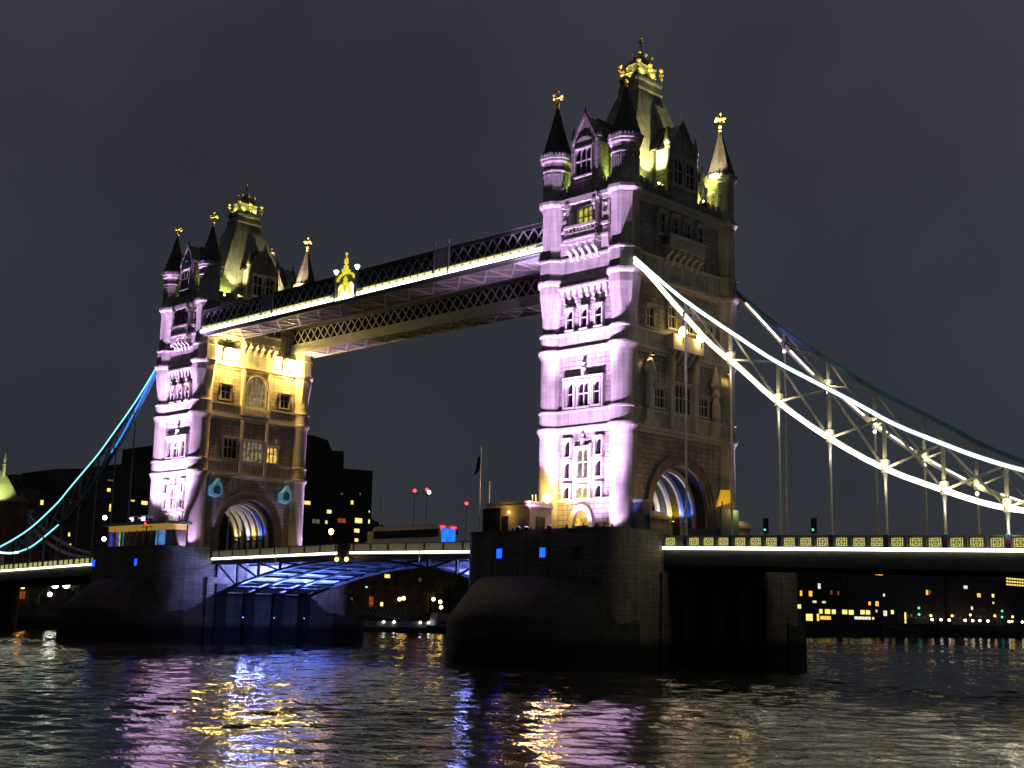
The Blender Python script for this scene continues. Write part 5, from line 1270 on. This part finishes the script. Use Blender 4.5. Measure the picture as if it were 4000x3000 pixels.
for i, (y0, y1, z1, z2, lb) in enumerate(((300, 372, 8.1, 8.1, 'long black barge moored right of the near pier'), (368, 408, 8.2, 5.2, 'grey barge with a sloping deck beside the black barge'), (420, 470, 5.6, 5.0, 'low dark lighter moored at the right wharves'))):
    r_ = thing('moored_barge', (-170, (y0+y1)/2, WZ), lb, 'barge', 'barges at the far quay'); c_ = (y0+y1)/2
    MB().extr([(y0-c_+2, -.3), (y1-c_-2, -.3), (y1-c_, z2-WZ-.3), (y0-c_, z1-WZ-.3)], 'x', -4, 1).build('hull', black if i != 1 else bmats[2], r_)
    MB().extr([(y0-c_, z1-WZ-.3), (y1-c_, z2-WZ-.3), (y1-c_, z2-WZ), (y0-c_, z1-WZ)], 'x', -4.1, 1.1).build('gunwale', alum if i == 1 else bmats[1], r_)
r_ = thing('mooring_buoy', (-160, 515, WZ), 'orange glowing buoy on the water at the right edge', 'buoy')
MB().box(-.4, .4, -4, 4, .1, .9).build('lamp_band', emis('orange_band', (1, .18, .02), 2), r_); MB().box(-.8, .8, -4.5, 4.5, -.3, .1).build('float', black, r_)
for x, y, lb in ((-172, 420, 'left'), (-172, 426, 'right')):
    r_ = thing('mooring_pile', (x, y, WZ-1), f'dark mooring pile, {lb} one of the pair before the wharves', 'mooring pile', 'mooring piles'); MB().rod((0, 0, -2), (0, 0, 7.5), .55, .5, 10).build('pile', black, r_); MB().rod((0, 0, 7.5), (0, 0, 7.9), .6, .2, 10).build('cap', leadm, r_)

# ------------------------------------------------------------------ abutment tower at far left
ax = -175.0
ab = thing('abutment_tower', (ax, 0, 0), 'small brown stone abutment tower with a lime lit roof at the left edge', 'abutment tower')
brn = stone('warm_lit_stone', (.34, .22, .13), (.28, .18, .10), (.15, .10, .06), 1.2, .5, bump=.6)
A = [(5.5*math.cos(math.pi*i/14), 17.5+5.2*math.sin(math.pi*i/14)) for i in range(15)]
MB().extr([(-9, 3), (-5.5, 3)]+A[::-1]+[(5.5, 3), (9, 3), (9, 29.5), (-9, 29.5)], 'x', -4, 4).build('wall', brn, ab)
MB().box(-4.3, 4.3, -9.3, 9.3, 29.5, 30.1).build('cornice', trim, ab)
MB().loft([(3.9, 7.6, 30.1), (3.0, 6.3, 33), (1.4, 5.0, 36.0)]).build('roof', noisy('pale_green_roof', (.42, .44, .30), (.34, .36, .24), .7, 1), ab)
MB().box(-.3, .3, -4.9, 4.9, 36.0, 36.7).build('ridge_crest', trim, ab)
m = MB(); m.rev([(.35, 34.5), (.3, 37.0), (.5, 37.2), (.2, 37.6), (.35, 38.2), (.1, 39.6)], 2.2, 4.7, 8); m.build('finial', trim, ab)
for y in (-8.3, 8.3):
    m = MB().rev([(1.2, 3), (1.2, 29.0), (1.4, 29.3), (1.4, 29.8), (.9, 30.0), (.1, 31.5)], 4.0, y, 12); m.build('corner_turret', brn, ab)
MB().rev([(.55, 21), (.55, 27.2), (.9, 27.6), (.9, 28.0)], 4.6, 9.9, 8).build('chimney_shaft', trim, ab)
spot('roof_spot', (ax+9, 2.5, 30.4), (ax+1, 3.5, 34), 3600, (.86, 1, .36), 75, .6, .3); spot('roof_spot', (ax+9, -4, 30.4), (ax+1, -3, 34), 3600, (.86, 1, .36), 75, .6, .3)
spot('wall_spot', (ax+9, 4, 13.5), (ax+3, 5, 22), 1500, (1, .5, .15), 120, .6, .3)
p = point('arch_glow', (ax, 0, 18), 350, (.9, .5, .8), .4)
# trees on the far bank
leafm = noisy('dark_foliage', (.045, .07, .025), (.08, .10, .03), .9, 2)
barkm = noisy('bark', (.06, .045, .03), (.04, .03, .02), .95, 4)
def tree(x, y, h_, cr_, label, seed):
    rr = random.Random(seed); r_ = thing('tree', (x, y, 8.3), label, 'tree', 'trees on the far bank')
    m = MB(); m.rod((0, 0, 0), (.2, .1, h_*.45), .3, .2); 
    for k in range(5): a = k*1.3; m.rod((.2, .1, h_*(.35+.04*k)), (cr_*.6*math.cos(a), cr_*.6*math.sin(a), h_*.75), .12, .04, 6)
    m.build('trunk', barkm, r_)
    m = MB()
    cl = [(rr.gauss(0, .45)*cr_, rr.gauss(0, .45)*cr_, h_*.7+rr.gauss(0, .3)*cr_, rr.uniform(.25, .5)*cr_) for _ in range(16)]
    for _ in range(1700):
        c = rr.choice(cl); d = Vector((rr.gauss(0, 1), rr.gauss(0, 1), rr.gauss(0, .8))).normalized()*c[3]*rr.uniform(.5, 1.05)
        p_ = Vector(c[:3])+d; u = Vector((rr.gauss(0, 1), rr.gauss(0, 1), rr.gauss(0, 1))).normalized()*.22; v = u.cross(Vector((rr.gauss(0, 1), rr.gauss(0, 1), rr.gauss(0, 1)))).normalized()*.18
        m.add([p_-u, p_+v, p_+u, p_-v], [(0, 1, 2, 3)])
    m.build('crown', leafm, r_)
for x, y, h_, c_, lb in ((-183, 19.5, 6.2, 2.6, 'lamp lit leafy tree under the left side span'), (-186, 138, 16, 6, 'dark rounded tree right of the hotel block'), (-188, 150, 14, 6, 'dark tree beyond the coach roof'), (-184, 44, 15, 5, 'dark tree behind the left chain near the far pier'),
                         (-183, 134, 9, 4.0, 'dark tree behind the golden quay lamps'), (-182, 28, 11, 4, 'dark tree beside the abutment tower'), (-184, 160, 12, 5, 'dark tree left of the near cabin')):
    tree(x, y, h_, c_, lb, int(abs(x*y)))
